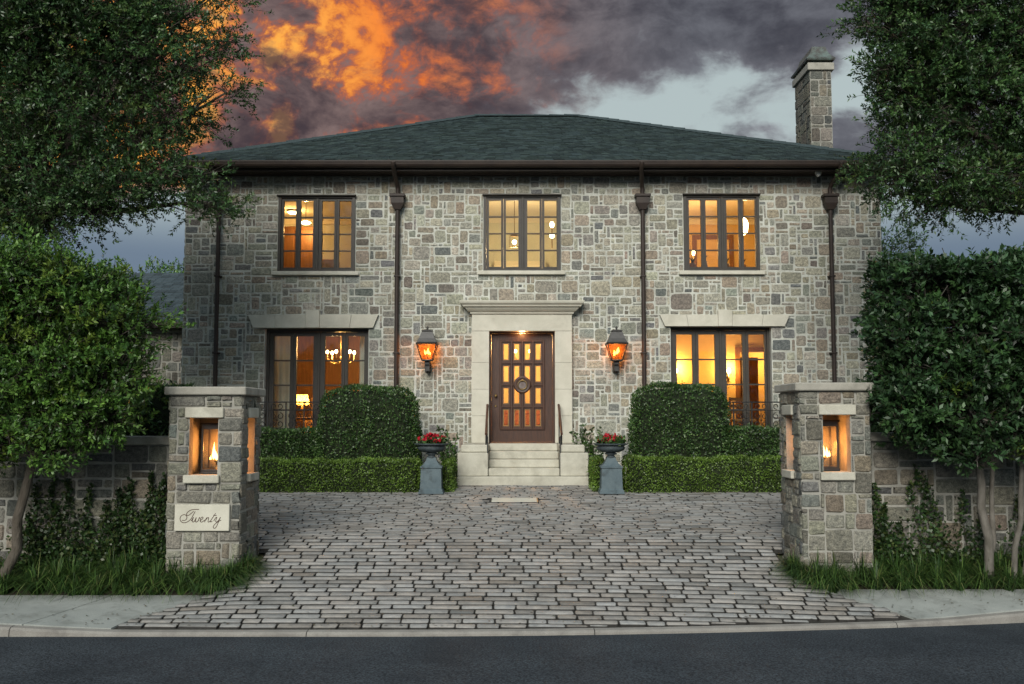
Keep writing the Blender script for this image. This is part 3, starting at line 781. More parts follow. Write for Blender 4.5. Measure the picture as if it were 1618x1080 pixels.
def build_entrance():
    t = empty('door_surround', (.19, FY - .1, 1.53), parent=house)
    yj = FY - .13
    for (x0, x1) in ((-.752, -.429), (.804, 1.123)):
        zs = [1.535, 2.04, 2.535, 3.034, 3.625]
        for k in range(4): MB().bbox(x0, x1, yj, FY + .22, zs[k] + .0015, zs[k + 1] - .0015, .003).build('jamb_block', 'limestone', t)
    MB().bbox(-.752, 1.123, yj, FY + .22, 3.629, 3.935, .003).build('frieze', 'limestone', t)
    # moulded cornice: profile swept round three sides
    prof = [(0, 3.937), (.03, 3.95), (.04, 3.985), (.075, 4.0), (.115, 4.04), (.125, 4.07), (.165, 4.075), (.175, 4.10), (.215, 4.135), (.225, 4.165), (.225, 4.18), (0, 4.185)]
    m = MB(); N = len(prof); vs = []
    for (px, py, sx) in ((-.752, FY + .1, -1), (-.752, yj, -1), (1.123, yj, 1), (1.123, FY + .1, 1)):
        for o, z in prof: vs.append((px + sx * o, py - (o if py == yj else 0), z))
    fs = [(k * N + i, (k + 1) * N + i, (k + 1) * N + (i + 1) % N, k * N + (i + 1) % N) for k in range(3) for i in range(N)]
    m.add(vs, fs, False); m.build('cornice', 'limestone', t)
    # door frame and leaf
    x0, x1, z0, z1 = DOOR
    y = FY + .08
    MB().slab((x0, x1), (z0, z1), [(x0 + .035, x1 - .035, z0 - 1, z1 - .03)], y - .02, y + .14).build('door_frame', 'door_wood', house)
    MB().bbox(x0 - .02, x1 + .02, y - .12, y + .2, z0 - .03, z0 + .004, .004).build('threshold', 'rail_wood', house)
    lx0, lx1, lz0, lz1 = x0 + .038, x1 - .038, z0 + .008, z1 - .034
    W, H = lx1 - lx0, lz1 - lz0
    # glass openings as seen: four columns, four rows
    cx = [(.195, .285), (.37, .46), (.545, .635), (.72, .81)]; rz = [(.145, .30), (.35, .50), (.552, .705), (.755, .91)]
    holes = [(lx0 + W * a, lx0 + W * b, lz0 + H * c, lz0 + H * d) for a, b in cx for c, d in rz]
    leaf = MB().slab((lx0, lx1), (lz0, lz1), holes, y + .035, y + .085)
    door = leaf.build('door', 'door_wood', house, (lx0, y, lz0))
    g = MB()
    for k in range(5):                     # raised muntin grid
        xx = lx0 + W * (.155 + k * .1755); g.bbox(xx - .022, xx + .022, y + .006, y + .036, lz0 + H * .12, lz0 + H * .93, .01)
    g.build('stile_moulding', 'door_wood', door)
    g = MB()
    for k in range(5):
        zz = lz0 + H * (.12 + k * .203); g.bbox(lx0 + W * .14, lx0 + W * .875, y + .009, y + .0362, zz - .021, zz + .021, .01)
    g.build('rail_moulding', 'door_wood', door)
    for h in holes:
        p = MB().box(h[0] - .003, h[1] + .003, y + .056, y + .062, h[2] - .003, h[3] + .003).build('pane', 'door_glass', door, ((h[0] + h[1]) / 2, y + .06, h[2]))
        MB().slab((h[0] + .001, h[1] - .001), (h[2] + .001, h[3] - .001), [(h[0] + .014, h[1] - .014, h[2] + .016, h[3] - .016)], y + .046, y + .055).build('glazing_bead', 'brass', door)
    c = (lx0 + W * .507, y, lz0 + H * .527)
    b = MB(); b.lathe([(.165, 0), (.165, .03), (.15, .045), (.12, .03), (.1, .03), (.0, .032)], (0, 0, 0), 32)
    b.map(lambda v: Vector((c[0] + v.x, y + .034 - v.z, c[2] + v.y))).build('boss', 'door_wood', door)
    ring = [(c[0] + .085 * math.cos(q * math.pi / 12), y - .025, c[2] - .005 + .085 * math.sin(q * math.pi / 12)) for q in range(24)]
    k = MB().tube(ring, .0085, 8, closed=True); k.sphere((c[0], y - .012, c[2] + .082), .024); k.build('knocker', 'brass', door)
    kb = MB().lathe([(.028, 0), (.028, .012), (.012, .016), (.012, .04), (.026, .052), (.028, .07), (.015, .084), (.0, .086)], (0, 0, 0), 16)
    kb.map(lambda v: Vector((lx0 + .085 + v.x, y + .034 - v.z, lz0 + H * .425 + v.y))).build('knob', 'brass', door)
    MB().lathe([(.02, 0), (.02, .012), (.0, .013)], (0, 0, 0), 12).map(lambda v: Vector((lx0 + .082 + v.x, y + .034 - v.z, lz0 + H * .33 + v.y))).build('lock', 'brass', door)
    dl = MB().lathe([(.0, -.004), (.05, -.004), (.055, .0)], (.19, FY - .03, 3.627), 14).build('downlight', 'downlight', house)
    point('door_head_light', (.19, FY - .03, 3.59), 3.0, house, (1.0, .45, .14), .03)
    # steps with cheek walls
    st = empty('front_steps', (.19, 17.9, GH), parent=house)
    MB().bbox(-.95, 1.33, 17.30, 18.5, GH - .1, .99, .014).build('base_step', 'limestone_worn', st)
    zs = [.99, 1.125, 1.262, 1.40, 1.532]; fy = [17.46, 17.74, 18.02, 18.30]
    for k in range(4):
        MB().bbox(-.412, .834, fy[k], FY - .02 if k == 3 else fy[k + 1] + .05, zs[k] + .001, zs[k + 1], .012).build('step', 'limestone_worn', st)
    for (a, c_) in ((-.948, -.416), (.838, 1.328)):
        MB().bbox(a, c_, 17.40, FY - .02, .992, 1.395, .012).build('cheek_wall', 'limestone_worn', st)
        i0, i1 = (.055, 0) if a < 0 else (0, .055)
        MB().bbox(a + i0, c_ - i1, 17.47, FY - .02, 1.397, 1.532, .02).build('cheek_cap', 'limestone_worn', st)
    # handrails
    for x in (-.455, .868):
        hr = MB().tube([(x, FY - .14, 2.24), (x, FY - .25, 2.24), (x, 17.52, 1.735), (x, 17.46, 1.72)], .022, 10).build('handrail', 'rail_wood', house, (x, 17.5, 1.0))
        MB().tube([(x, 17.52, 1.40), (x, 17.52, 1.72)], .013, 8).build('post', 'iron', hr)
        MB().tube([(x, FY - .30, 1.53), (x, FY - .30, 2.22)], .010, 8).build('post', 'iron', hr)
        MB().bbox(x - .03, x + .03, 17.49, 17.55, 1.397, 1.405, .002).build('foot_plate', 'iron', hr)
        MB().tube([(x + (.03 if x < 0 else -.03), 17.42, .99), (x + (.03 if x < 0 else -.03), 17.42, 1.66), (x, 17.52, 1.71)], .011, 8).build('front_post', 'iron', hr)
def build_balconets():
    for i, (x0, x1) in enumerate(((-4.87, -2.50), (2.74, 5.13))):
        yb = FY - .24; zt, zb, zm = 2.30, 1.80, 2.14
        rl = MB()
        rl.bbox(x0, x1, yb - .018, yb + .018, zt - .02, zt + .004, .004)
        rail = rl.build('balconet_rail', 'iron', house, ((x0 + x1) / 2, yb, zb))
        MB().bbox(x0, x1, yb - .010, yb + .010, zb, zb + .014, .003).build('bottom_rail', 'iron', rail)
        MB().bbox(x0, x1, yb - .008, yb + .008, zm - .006, zm + .006, .003).build('middle_rail', 'iron', rail)
        n = 7
        for k in range(n + 1):
            x = x0 + .01 + (x1 - x0 - .02) * k / n
            MB().box(x - .012, x + .012, yb - .0095, yb + .0095, zb - .06, zt - .012).build('baluster', 'iron', rail)
        for k in range(n):
            cx = x0 + .01 + (x1 - x0 - .02) * (k + .5) / n; w = (x1 - x0) / n * .36; s = MB()
            def arc(px, pz, rr, a0, a1, sx=1):
                pts = []
                for q in range(15):
                    tt = q / 14; a = a0 + (a1 - a0) * tt; r_ = rr * (1 - .55 * tt); pts.append((px + sx * r_ * math.cos(a), yb, pz + r_ * math.sin(a)))
                s.tube(pts, .0085, 5, cap=False)
            for sx in (-1, 1):
                arc(cx + sx * w * .5, zb + .085, .062, -math.pi * .5, math.pi * 1.4, sx)
                arc(cx + sx * w * .5, zb + .235, .062, math.pi * .5, -math.pi * 1.4, sx)
                arc(cx + sx * w * .45, zm + .075, .055, -math.pi * .6, math.pi * 1.3, sx)
            s.tube([(cx, yb, zb + .01), (cx, yb, zm)], .006, 5); s.sphere((cx, yb, zb + .16), .018, 8, 5)
            s.build('scrollwork', 'iron', rail)
        for x in (x0 + .02, x1 - .02): MB().box(x - .008, x + .008, yb + .005, FY, zt - .04, zt - .024).build('wall_bracket', 'iron', rail)
build_balconets()

def build_chimney():
    rng = random.Random(21)
    x0, x1, y0, y1, zt = 6.74, 7.22, 22.0, 23.15, 9.84
    ch = MB().box(x0, x1, y0, y1, 6.2, zt).build('chimney', 'mortar_dark', house, (x0, y0, 6.2))
    jobs = []
    for r in pack(x0, x1, 7.6, zt, .10, [], rng): jobs.append((r, FRONT(y0), dict(gap=.007, proud=.02)))
    f2 = (Vector((x0, 0, 0)), -VY, VZ, -VX)
    for r in pack(-y1, -y0, 7.6, zt, .12, [], rng): jobs.append((r, f2, dict(gap=.007, proud=.02)))
    stonework(ch, jobs, rng, 100, mul=.5)
    MB().bbox(x0 - .06, x1 + .06, y0 - .06, y1 + .06, zt, zt + .17, .012).build('band_course', 'coping', ch)
    m = MB(); zz = zt + .17
    m.box(x0 + .05, x1 - .05, y0 + .05, y1 - .05, zz, zz + .07)
    prof = [(.07, .06), (.085, .10), (.05, .14), (.0, .20), (-.05, .29), (-.085, .41), (-.09, .42)]
    vs = []
    for o, h in prof: vs += [(x0 - o, y0 - o, zz + h), (x1 + o, y0 - o, zz + h), (x1 + o, y1 + o, zz + h), (x0 - o, y1 + o, zz + h)]
    n = len(prof); fs = [(i * 4 + k, i * 4 + (k + 1) % 4, (i + 1) * 4 + (k + 1) % 4, (i + 1) * 4 + k) for i in range(n - 1) for k in range(4)] + [(3, 2, 1, 0), tuple((n - 1) * 4 + k for k in range(4))]
    m.add(vs, fs, False); m.build('metal_cowl', 'copper_patina', ch)
build_chimney()

def build_wing():
    rng = random.Random(31)
    wy = 22.8
    w = empty('side_wing', (-9, wy, GH), parent=house)
    MB().box(-13, WX0 - .001, wy, wy + .3, GH - .2, 4.12).build('wing_wall', 'mortar_dark', w)
    jobs = [(r, FRONT(wy), dict(gap=.014, proud=.025)) for r in pack(-9.6, WX0 - .02, 2.2, 4.1, .12, [], rng)]
    tail = MB()
    for r, fr, kw in jobs: tail.cur = stone_tint(rng, .62); stone_shape(tail, r, fr, rng, **kw)
    stuff(tail.build('wing_stones', 'stone', w, tint=True))
    b = MB(); b.cur = (.03, .04, .045, 1)
    b.add([(-13.3, wy - .4, 4.15), (WX0, wy - .4, 4.15), (WX0, wy + 3.6, 5.85), (-13.3, wy + 3.6, 5.85)], [(0, 1, 2, 3)], False)
    for i in range(18):
        y_, z_ = wy - .4 + i * .222, 4.15 + i * .0944; x = -10.5 - rng.uniform(0, .2)
        while x < WX0 - .05:
            ww = rng.uniform(.18, .28); k = rng.uniform(.7, 1.25); b.cur = (.05 * k, .066 * k, .075 * k, 1); xe = min(x + ww - .01, WX0 - .005)
            b.add([(x, y_, z_ + .03), (xe, y_, z_ + .03), (xe, y_ + .26, z_ + .115), (x, y_ + .26, z_ + .115), (x, y_, z_ + .003), (xe, y_, z_ + .003)], [(0, 1, 2, 3), (4, 5, 1, 0)], False); x += ww
    b.build('wing_roof', 'slate', w, tint=True)
    MB().box(-13.3, WX0 - .004, wy - .46, wy - .38, 4.03, 4.16).build('wing_gutter', 'bronze', w)
build_wing()

# ------------------------------------------------------------------ rooms behind the windows
def room(x0, x1, z0, z1, depth, wall, back=None, floor='floor_wood', holes=()):
    y0, y1 = FY + .36, FY + .36 + depth
    r = empty('room', ((x0 + x1) / 2, (y0 + y1) / 2, z0), parent=house)
    MB().slab((x0, x1), (z0, z1), list(holes), y1, y1 + .1).build('back_wall', back or wall, r)
    MB().box(x0 - .08, x0 - .001, y0, y1, z0, z1).build('side_wall', wall, r)
    MB().box(x1 + .001, x1 + .08, y0, y1, z0, z1).build('side_wall', wall, r)
    MB().box(x0 - .08, x1 + .08, y0, y1 + .1, z0 - .08, z0 - .001).build('floor', floor, r)
    MB().box(x0 - .08, x1 + .08, y0, y1 + .1, z1 + .001, z1 + .08).build('ceiling', 'ceiling_paint', r)
    MB().bbox(x0 + .002, x1 - .002, y1 - .05, y1 - .001, z1 - .14, z1 - .002, .015).build('crown_moulding', 'ceiling_paint', r)
    return r, y1
def point(name, loc, w, parent, colr=(1.0, .56, .20), rad=.06):
    l = bpy.data.lights.new(name, 'POINT'); l.energy = w; l.color = colr; l.shadow_soft_size = rad
    place(bpy.data.objects.new(name, l), parent, loc)
WARM = (1.0, .52, .17); PALE = (1.0, .68, .34)

def chandelier(loc, top, n, r, w, label, colr=WARM, group=None, bulb=.03):
    x, y, z = loc
    t = empty('chandelier', (x, y, z), label, 'chandelier', group)
    MB().tube([(x, y, z), (x, y, top)], .009, 6).build('stem', 'brass', t)
    MB().lathe([(.0, -.06), (.03, -.03), (.02, .0), (.035, .04), (.012, .08)], (x, y, z), 12).build('hub', 'brass', t)
    for k in range(n):
        a = 2 * math.pi * k / n + .35; dx, dy = math.cos(a), math.sin(a)
        arm = MB().tube([(x + dx * r * q, y + dy * r * q, z - .09 * math.sin(q * math.pi) + .03 * q) for q in (0, .25, .5, .75, 1)], .008, 6).build('arm', 'brass', t)
        MB().tube([(x + dx * r, y + dy * r, z + .03), (x + dx * r, y + dy * r, z + .13)], .012, 8).build('candle', 'plaster_cream', arm)
        MB().sphere((x + dx * r, y + dy * r, z + .165), bulb, 10, 6, (1, 1, 1.3)).build('bulb', 'bulb', arm)
    point('chandelier_light', (x, y, z + .3), w, t, colr)

def build_rooms():
    # dining room, panelled, lower left
    r, yb = room(-6.0, -1.25, 1.5, 4.05, 4.2, 'plaster_cream', 'panel_wood')
    chandelier((-3.57, FY + 2.0, 3.2), 4.05, 6, .28, 150, 'brass chandelier with candle bulbs in the room left of the front door')
    for (x0, x1, lb) in ((-4.72, -4.22, 'wide pale pleated curtain beside the left pane of the ground floor window'), (-2.95, -2.62, 'narrow pale curtain drawn back beside the chandelier')):
        vs = []; n = int((x1 - x0) / .022)
        for i in range(n + 1):
            x = x0 + (x1 - x0) * i / n; y = FY + .52 + .028 * math.sin(i * 1.15) + .008 * math.sin(i * .37)
            vs += [(x, y, 1.52), (x, y, 3.95)]
        m = MB().add(vs, [(i * 2, i * 2 + 2, i * 2 + 3, i * 2 + 1) for i in range(n)], True)
        cu = m.build('curtain', 'curtain', None, ((x0 + x1) / 2, FY + .5, 1.52)); tag(cu, lb, 'curtain', 'dining room curtains')
    tb = empty('console_table', (-4.28, FY + 1.7, 1.5), 'dark wooden console table under the glowing table lamp', 'table')
    MB().bbox(-4.75, -3.8, FY + 1.5, FY + 1.95, 1.97, 2.02, .01).build('table_top', 'panel_wood', tb)
    for lx in (-4.71, -3.84):
        for ly in (FY + 1.54, FY + 1.91): MB().tube([(lx, ly, 1.5), (lx, ly, 1.97)], [.015, .028], 8).build('leg', 'panel_wood', tb)
    tl = empty('table_lamp', (-4.3, FY + 1.72, 2.02), 'table lamp with glowing amber shade on the console table', 'table lamp')
    MB().lathe([(.06, 0), (.065, .02), (.02, .05), (.045, .12), (.05, .16), (.015, .2), (.012, .26)], (-4.3, FY + 1.72, 2.02), 14).build('lamp_base', 'brass', tl)
    s = MB().lathe([(.15, .24), (.11, .46)], (-4.3, FY + 1.72, 2.02), 20); s.f = s.f[:-2]; s.sm = s.sm[:-2]; s.build('lamp_shade', 'lampshade', tl)
    point('table_lamp_light', (-4.3, FY + 1.72, 2.36), 30, tl, WARM, .04)
    MB().lathe([(.11, 0), (.11, .012), (.0, .012)], (-4.0, FY + 2.2, 4.035), 16).build('ceiling_light', 'downlight', r)
    so = empty('armchair', (-4.1, FY + 3.0, 1.5), 'orange upholstered armchair behind the lamp table', 'armchair')
    MB().bbox(-4.5, -3.7, FY + 2.7, FY + 3.4, 1.62, 1.95, .05).build('seat', 'upholstery', so)
    MB().bbox(-4.5, -3.7, FY + 3.4, FY + 3.58, 1.62, 2.45, .05).build('backrest', 'upholstery', so)
    for lx in (-4.45, -3.75):
        for ly in (FY + 2.75, FY + 3.5): MB().tube([(lx, ly, 1.5), (lx, ly, 1.62)], .025, 8).build('leg', 'panel_wood', so)
    # living room, golden, lower right
    r, yb = room(1.75, 6.75, 1.5, 4.05, 3.6, 'plaster_gold', holes=[(5.2, 6.2, 1.5, 3.5)])
    MB().slab((5.09, 6.31), (1.5, 3.61), [(5.2, 6.2, 1.4, 3.5)], yb - .03, yb - .001).build('door_casing', 'panel_wood', r)
    MB().box(4.9, 6.7, yb + 1.3, yb + 1.36, 1.5, 3.9).build('passage_wall', 'plaster_gold', r)
    MB().box(5.25, 5.7, yb + .35, yb + .39, 1.5, 3.4).build('open_door', 'panel_wood', r)
    point('passage_light', (6.0, yb + .7, 3.3), 60, r, WARM)
    for x, lb in ((3.72, 'brass wall sconce glowing on the golden wall behind the right clipped bush'), (4.92, 'brass wall sconce glowing beside the inner doorway of the golden room'), (2.72, '')):
        if x < 3: continue
        x += .0
        yy = yb - .001
        t = empty('wall_sconce', (x, yy, 2.900), lb, 'wall lamp', 'sconces in the golden room')
        MB().bbox(x - .03, x + .03, yy - .015, yy, 2.840, 2.980, .004).build('back_plate', 'brass', t)
        MB().tube([(x, yy - .01, 2.900), (x, yy - .09, 2.860), (x, yy - .11, 2.920)], .008, 6).build('arm', 'brass', t)
        MB().tube([(x, yy - .11, 2.920), (x, yy - .11, 3.010)], .013, 8).build('candle', 'plaster_cream', t)
        MB().sphere((x, yy - .11, 3.065), .042, 10, 8, (1, 1, 1.4)).build('bulb', 'bulb', t)
        point('sconce_light', (x, yy - .17, 3.100), 70, t, WARM, .05)
    for k, (cx, cy, lb) in enumerate(((4.05, FY + 1.1, 'dark wooden dining chair near the right jamb of the golden room'), (4.62, FY + 1.25, 'dark wooden dining chair before the inner doorway of the golden room'))):
        t = empty('dining_chair', (cx, cy, 1.5), lb, 'chair', 'chairs in the golden room')
        MB().bbox(cx - .22, cx + .22, cy - .22, cy + .22, 1.93, 1.98, .015).build('seat', 'upholstery', t)
        for sx in (-1, 1):
            MB().tube([(cx + sx * .2, cy - .2, 1.5), (cx + sx * .2, cy - .2, 1.93)], .02, 8).build('leg', 'panel_wood', t)
            MB().tube([(cx + sx * .2, cy + .2, 1.5), (cx + sx * .2, cy + .2, 1.95), (cx + sx * .2, cy + .26, 2.42)], .02, 8).build('leg', 'panel_wood', t)
        for z in (2.12, 2.24, 2.38): MB().box(cx - .2, cx + .2, cy + .21 + (z - 1.95) * .12, cy + .23 + (z - 1.95) * .12, z - .03, z + .03).build('back_slat', 'panel_wood', t)
    t = empty('sideboard', (3.55, yb - .25, 1.5), 'pale wooden sideboard against the golden wall below the sconces', 'sideboard')
    MB().bbox(2.9, 4.0, yb - .45, yb - .02, 1.58, 2.22, .01).build('carcass', 'plaster_cream', t)
    MB().bbox(2.86, 4.04, yb - .48, yb - .01, 2.222, 2.26, .008).build('sideboard_top', 'panel_wood', t)
    for lx in (2.95, 3.95):
        for ly in (yb - .4, yb - .08): MB().tube([(lx, ly, 1.5), (lx, ly, 1.58)], .025, 8).build('leg', 'panel_wood', t)
    # entrance hall
    r, yb = room(-1.1, 1.6, 1.5, 4.05, 4.6, 'plaster_gold', 'plaster_cream')
    chandelier((.22, FY + 2.6, 3.25), 4.05, 5, .26, 420, 'brass chandelier hanging in the hall behind the front door')
    t = empty('hall_chest', (.2, yb - .3, 1.5), 'reddish wooden chest of drawers at the end of the hall', 'chest')
    MB().bbox(-.5, .9, yb - .5, yb - .03, 1.58, 2.35, .012).build('carcass', 'panel_wood', t)
    for k in range(3): MB().bbox(-.45, .85, yb - .52, yb - .501, 1.62 + k * .24, 1.83 + k * .24, .004).build('drawer', 'panel_wood', t)
    for lx in (-.44, .84): MB().tube([(lx, yb - .4, 1.5), (lx, yb - .4, 1.58)], .03, 8).build('leg', 'panel_wood', t)
    # upper left study
    r, yb = room(-6.0, -1.75, 4.3, 6.58, 3.6, 'plaster_cream', 'plaster_pale')
    t = empty('wardrobe', (-4.5, FY + 2.0, 4.3), 'tall orange brown wardrobe behind the left leaf of an upstairs window', 'wardrobe')
    MB().bbox(-4.95, -4.02, FY + 1.6, FY + 2.2, 4.3, 5.95, .01).build('carcass', 'panel_wood', t)
    for k in range(2): MB().bbox(-4.92 + k * .45, -4.5 + k * .45, FY + 1.58, FY + 1.599, 4.4, 5.88, .005).build('door', 'panel_wood', t)
    t2 = empty('cabinet', (-3.75, FY + 1.4, 4.3), 'low orange wooden cabinet behind the upstairs casement beside the wardrobe', 'cabinet')
    MB().bbox(-4.0, -3.55, FY + 1.2, FY + 1.6, 4.3, 5.2, .01).build('carcass', 'upholstery', t2)
    MB().bbox(-3.98, -3.57, FY + 1.18, FY + 1.199, 4.36, 5.14, .005).build('door', 'upholstery', t2)
    t = empty('ceiling_lamp', (-4.85, FY + 3.0, 6.55), 'round flush ceiling lamp over the upstairs wardrobe', 'ceiling lamp')
    MB().lathe([(.13, 0), (.14, .02), (.14, .035)], (-4.85, FY + 3.0, 6.54), 18).build('rim', 'brass', t)
    MB().lathe([(.0, -.05), (.07, -.04), (.12, 0.0), (.12, .01)], (-4.85, FY + 3.0, 6.54), 18).build('diffuser', 'downlight', t)
    point('ceiling_lamp_light', (-4.85, FY + 3.0, 6.40), 40, t, WARM)
    t = empty('pendant_lamp', (-4.19, FY + 1.25, 5.95), 'small dish pendant lamp hanging before the upstairs wardrobe', 'pendant lamp')
    MB().tube([(-4.19, FY + 1.25, 6.0), (-4.19, FY + 1.25, 6.58)], .006, 6).build('stem', 'brass', t)
    MB().lathe([(.0, -.035), (.06, -.03), (.11, 0.0), (.105, .012), (.02, .05)], (-4.19, FY + 1.25, 5.95), 18).build('dish', 'downlight', t)
    point('pendant_light', (-4.19, FY + 1.25, 5.80), 34, t, WARM)
    # upper middle landing, pale
    r, yb = room(-1.6, 1.95, 4.3, 6.58, 3.4, 'plaster_pale')
    for k in range(4): MB().bbox(-.4, .75, yb - .9 + k * .2, yb - .002, 5.0 + k * .13, 5.13 + k * .13, .01).build('stair_flight', 'ceiling_paint', r)
    t = empty('pendant_lantern', (.05, FY + 1.5, 5.5), 'small pendant lantern on a stem in the middle upstairs window', 'pendant lamp')
    MB().tube([(.05, FY + 1.5, 5.72), (.05, FY + 1.5, 6.58)], .008, 6).build('stem', 'brass', t)
    MB().slab((-.05, .15), (5.48, 5.72), [(-.038, .138, 5.5, 5.70)], FY + 1.4, FY + 1.42).build('frame', 'brass', t)
    MB().lathe([(.1, 0), (.1, .015), (.03, .05)], (.05, FY + 1.5, 5.72), 4).build('cap', 'brass', t)
    MB().sphere((.05, FY + 1.5, 5.6), .045).build('bulb', 'bulb', t)
    point('pendant_light', (.05, FY + 1.5, 5.38), 100, t, PALE)
    t = empty('wall_light', (.85, FY + 2.2, 5.9), 'tall twin bulb wall light in the middle upstairs window', 'wall lamp')
    MB().tube([(.85, FY + 2.2, 5.6), (.85, FY + 2.2, 6.05)], .012, 6).build('stem', 'brass', t)
    MB().sphere((.85, FY + 2.2, 5.86), .05).build('bulb', 'bulb', t); MB().sphere((.85, FY + 2.2, 6.1), .045, sc=(1, 1, 1.5)).build('bulb', 'bulb', t)
    # upper right bedroom
    r, yb = room(2.2, 6.75, 4.3, 6.58, 3.6, 'plaster_gold', 'plaster_gold')
    MB().slab((4.15, 5.1), (4.3, 6.2), [(4.25, 5.0, 4.2, 6.1)], yb - .04, yb - .001).build('door_casing', 'panel_wood', r)
    chandelier((3.66, FY + 2.2, 5.32), 6.58, 6, .22, 70, 'small chandelier with round bulbs low in the right upstairs window', WARM)
    t = empty('bright_pendant', (4.65, FY + 1.0, 5.77), 'bright crystal pendant near the right edge of an upstairs window', 'pendant lamp')
    MB().tube([(4.65, FY + 1.0, 5.99), (4.65, FY + 1.0, 6.58)], .008, 6).build('stem', 'brass', t)
    MB().lathe([(.02, -.16), (.07, -.1), (.09, .05), (.06, .14), (.02, .18)], (4.65, FY + 1.0, 5.82), 14).build('shade', 'bulb', t)
    point('pendant_light', (4.65, FY + 1.0, 5.45), 80, t, WARM)
    MB().bbox(3.4, 3.75, FY + 1.4, FY + 1.7, 6.52, 6.575, .01).build('light_panel', 'downlight', r)
    sh = empty('window_shelf', (4.0, FY + .5, 4.86), 'narrow shelf of ornaments inside the right upstairs window', 'shelf')
    MB().bbox(3.3, 4.66, FY + .42, FY + .60, 4.82, 4.85, .004).build('shelf_board', 'panel_wood', sh)
    for x in (3.34, 4.62): MB().bbox(x - .015, x + .015, FY + .43, FY + .59, 4.3, 4.82, .003).build('upright', 'panel_wood', sh)
    for k, (x, h, nm) in enumerate(((3.52, .16, 'dark square pot on the window shelf below the small chandelier'), (3.75, .20, 'tapered pot with a twig on the window shelf'), (4.18, .15, 'round pot on the window shelf right of the centre mullion'), (4.5, .13, 'low pot with spiky leaves at the end of the window shelf'))):
        t = empty('pot', (x, FY + .51, 4.85), nm, 'pot', 'pots on the window shelf')
        MB().lathe([(.045, 0), (.07, h * .4), (.06, h), (.05, h), (.05, h * .8), (0, h * .8)], (x, FY + .51, 4.85), 14).build('vessel', 'terracotta', t)
        s = MB()
        for q in range(7):
            a = q * .9; s.tube([(x, FY + .51, 4.85 + h * .8), (x + .03 * math.cos(a), FY + .51 + .02 * math.sin(a), 4.85 + h + .07), (x + .08 * math.cos(a), FY + .51 + .04 * math.sin(a), 4.85 + h + .12)], [.006, .008, .001], 4)
        s.build('sprig', 'hedge_core', t)
build_rooms()
build_entrance()

# ------------------------------------------------------------------ wall lanterns
def flame(mb, c, h, w, rng):
    prof = [(.0, 0), (w * .7, h * .12), (w, h * .28), (w * .7, h * .52), (w * .35, h * .76), (.0, h)]
    lean = rng.uniform(-.25, .25); b = len(mb.v)
    mb.lathe(prof, c, 8)
    mb.v[b:] = [(x + lean * (z - c[2]) ** 2 / h, y, z) for x, y, z in mb.v[b:]]
def wall_lantern(x, label):
    rng = random.Random(int(x * 100)); y = FY - .27; z0 = 3.07
    t = empty('wall_lantern', (x, FY - .03, 2.88), label, 'lantern', 'gas lanterns flanking the front door')
    hw0, hw1, h = .098, .182, .30
    zt = z0 + h
    f = MB(); C = []
    for sx, sy in ((-1, -1), (1, -1), (1, 1), (-1, 1)):
        f.tube([(x + sx * hw0, y + sy * hw0 * .9, z0), (x + sx * hw1, y + sy * hw1 * .9, zt)], .012, 6)
    for hw, z in ((hw0, z0), (hw1, zt)):
        p = [(x - hw, y - hw * .9, z), (x + hw, y - hw * .9, z), (x + hw, y + hw * .9, z), (x - hw, y + hw * .9, z)]
        for i in range(4): f.tube([p[i], p[(i + 1) % 4]], .011, 6)
    f.build('frame', 'lantern_metal', t)
    P = lambda sx, sy, k: (x + sx * (hw0 + (hw1 - hw0) * k), y + sy * .9 * (hw0 + (hw1 - hw0) * k), z0 + h * k)
    for (a, b) in (((-1, -1), (1, -1)), ((1, -1), (1, 1)), ((1, 1), (-1, 1)), ((-1, 1), (-1, -1))):
        MB().add([P(*a, 0.01), P(*b, 0.01), P(*b, .99), P(*a, .99)], [(0, 1, 2, 3)], False).build('pane', 'lantern_glass', t)
    MB().bbox(x - hw0, x + hw0, y - hw0 * .9, y + hw0 * .9, z0 - .02, z0 - .002, .004).build('floor_plate', 'lantern_metal', t)
    r = MB(); prof = [(1.10, 0), (1.12, .012), (.98, .03), (.80, .10), (.66, .17), (.55, .222), (.50, .228), (.56, .236), (.56, .25), (.40, .262), (.1, .275)]
    vs = []
    for k, hh in prof:
        for sx, sy in ((-1, -1), (1, -1), (1, 1), (-1, 1)): vs.append((x + sx * hw1 * k, y + sy * .9 * hw1 * k, zt + hh))
    n = len(prof)
    r.add(vs, [(i * 4 + k, i * 4 + (k + 1) % 4, (i + 1) * 4 + (k + 1) % 4, (i + 1) * 4 + k) for i in range(n - 1) for k in range(4)] + [(3, 2, 1, 0), tuple((n - 1) * 4 + k for k in range(4))], False)
    rf = r.build('roof', 'lantern_metal', t)
    MB().lathe([(.02, 0), (.012, .012), (.024, .028), (.02, .045), (.004, .062), (.0, .07)], (x, y, zt + .27), 10).build('finial', 'lantern_metal', rf)
    MB().lathe([(.03, 0), (.012, .02), (.012, .09), (.028, .10), (.028, .112), (0, .112)], (x, y, z0), 10).build('burner', 'brass', t)
    fl = MB()
    for dx, hh in ((-.035, .10), (.0, .13), (.034, .11), (.012, .08)): flame(fl, (x + dx, y + rng.uniform(-.02, .02), z0 + .112 + rng.uniform(-.02, .03)), hh, .018, rng)
    fl.build('flame', 'flame', t)
    b = MB(); b.bbox(x - .055, x + .055, FY - .045, FY - .02, z0 - .22, z0 - .02, .006)
    b.bbox(x - .048, x + .048, y - .02, FY - .045, z0 - .085, z0 - .021, .006); b.bbox(x - .045, x + .045, y + .03, FY - .045, z0 - .205, z0 - .085, .006)
    b.sphere((x, y + .1, z0 - .215), .022, 8, 6)
    b.build('bracket', 'lantern_metal', t)
    point('lantern_light', (x, y, z0 + .2), 11, t, (1.0, .42, .13), .05)
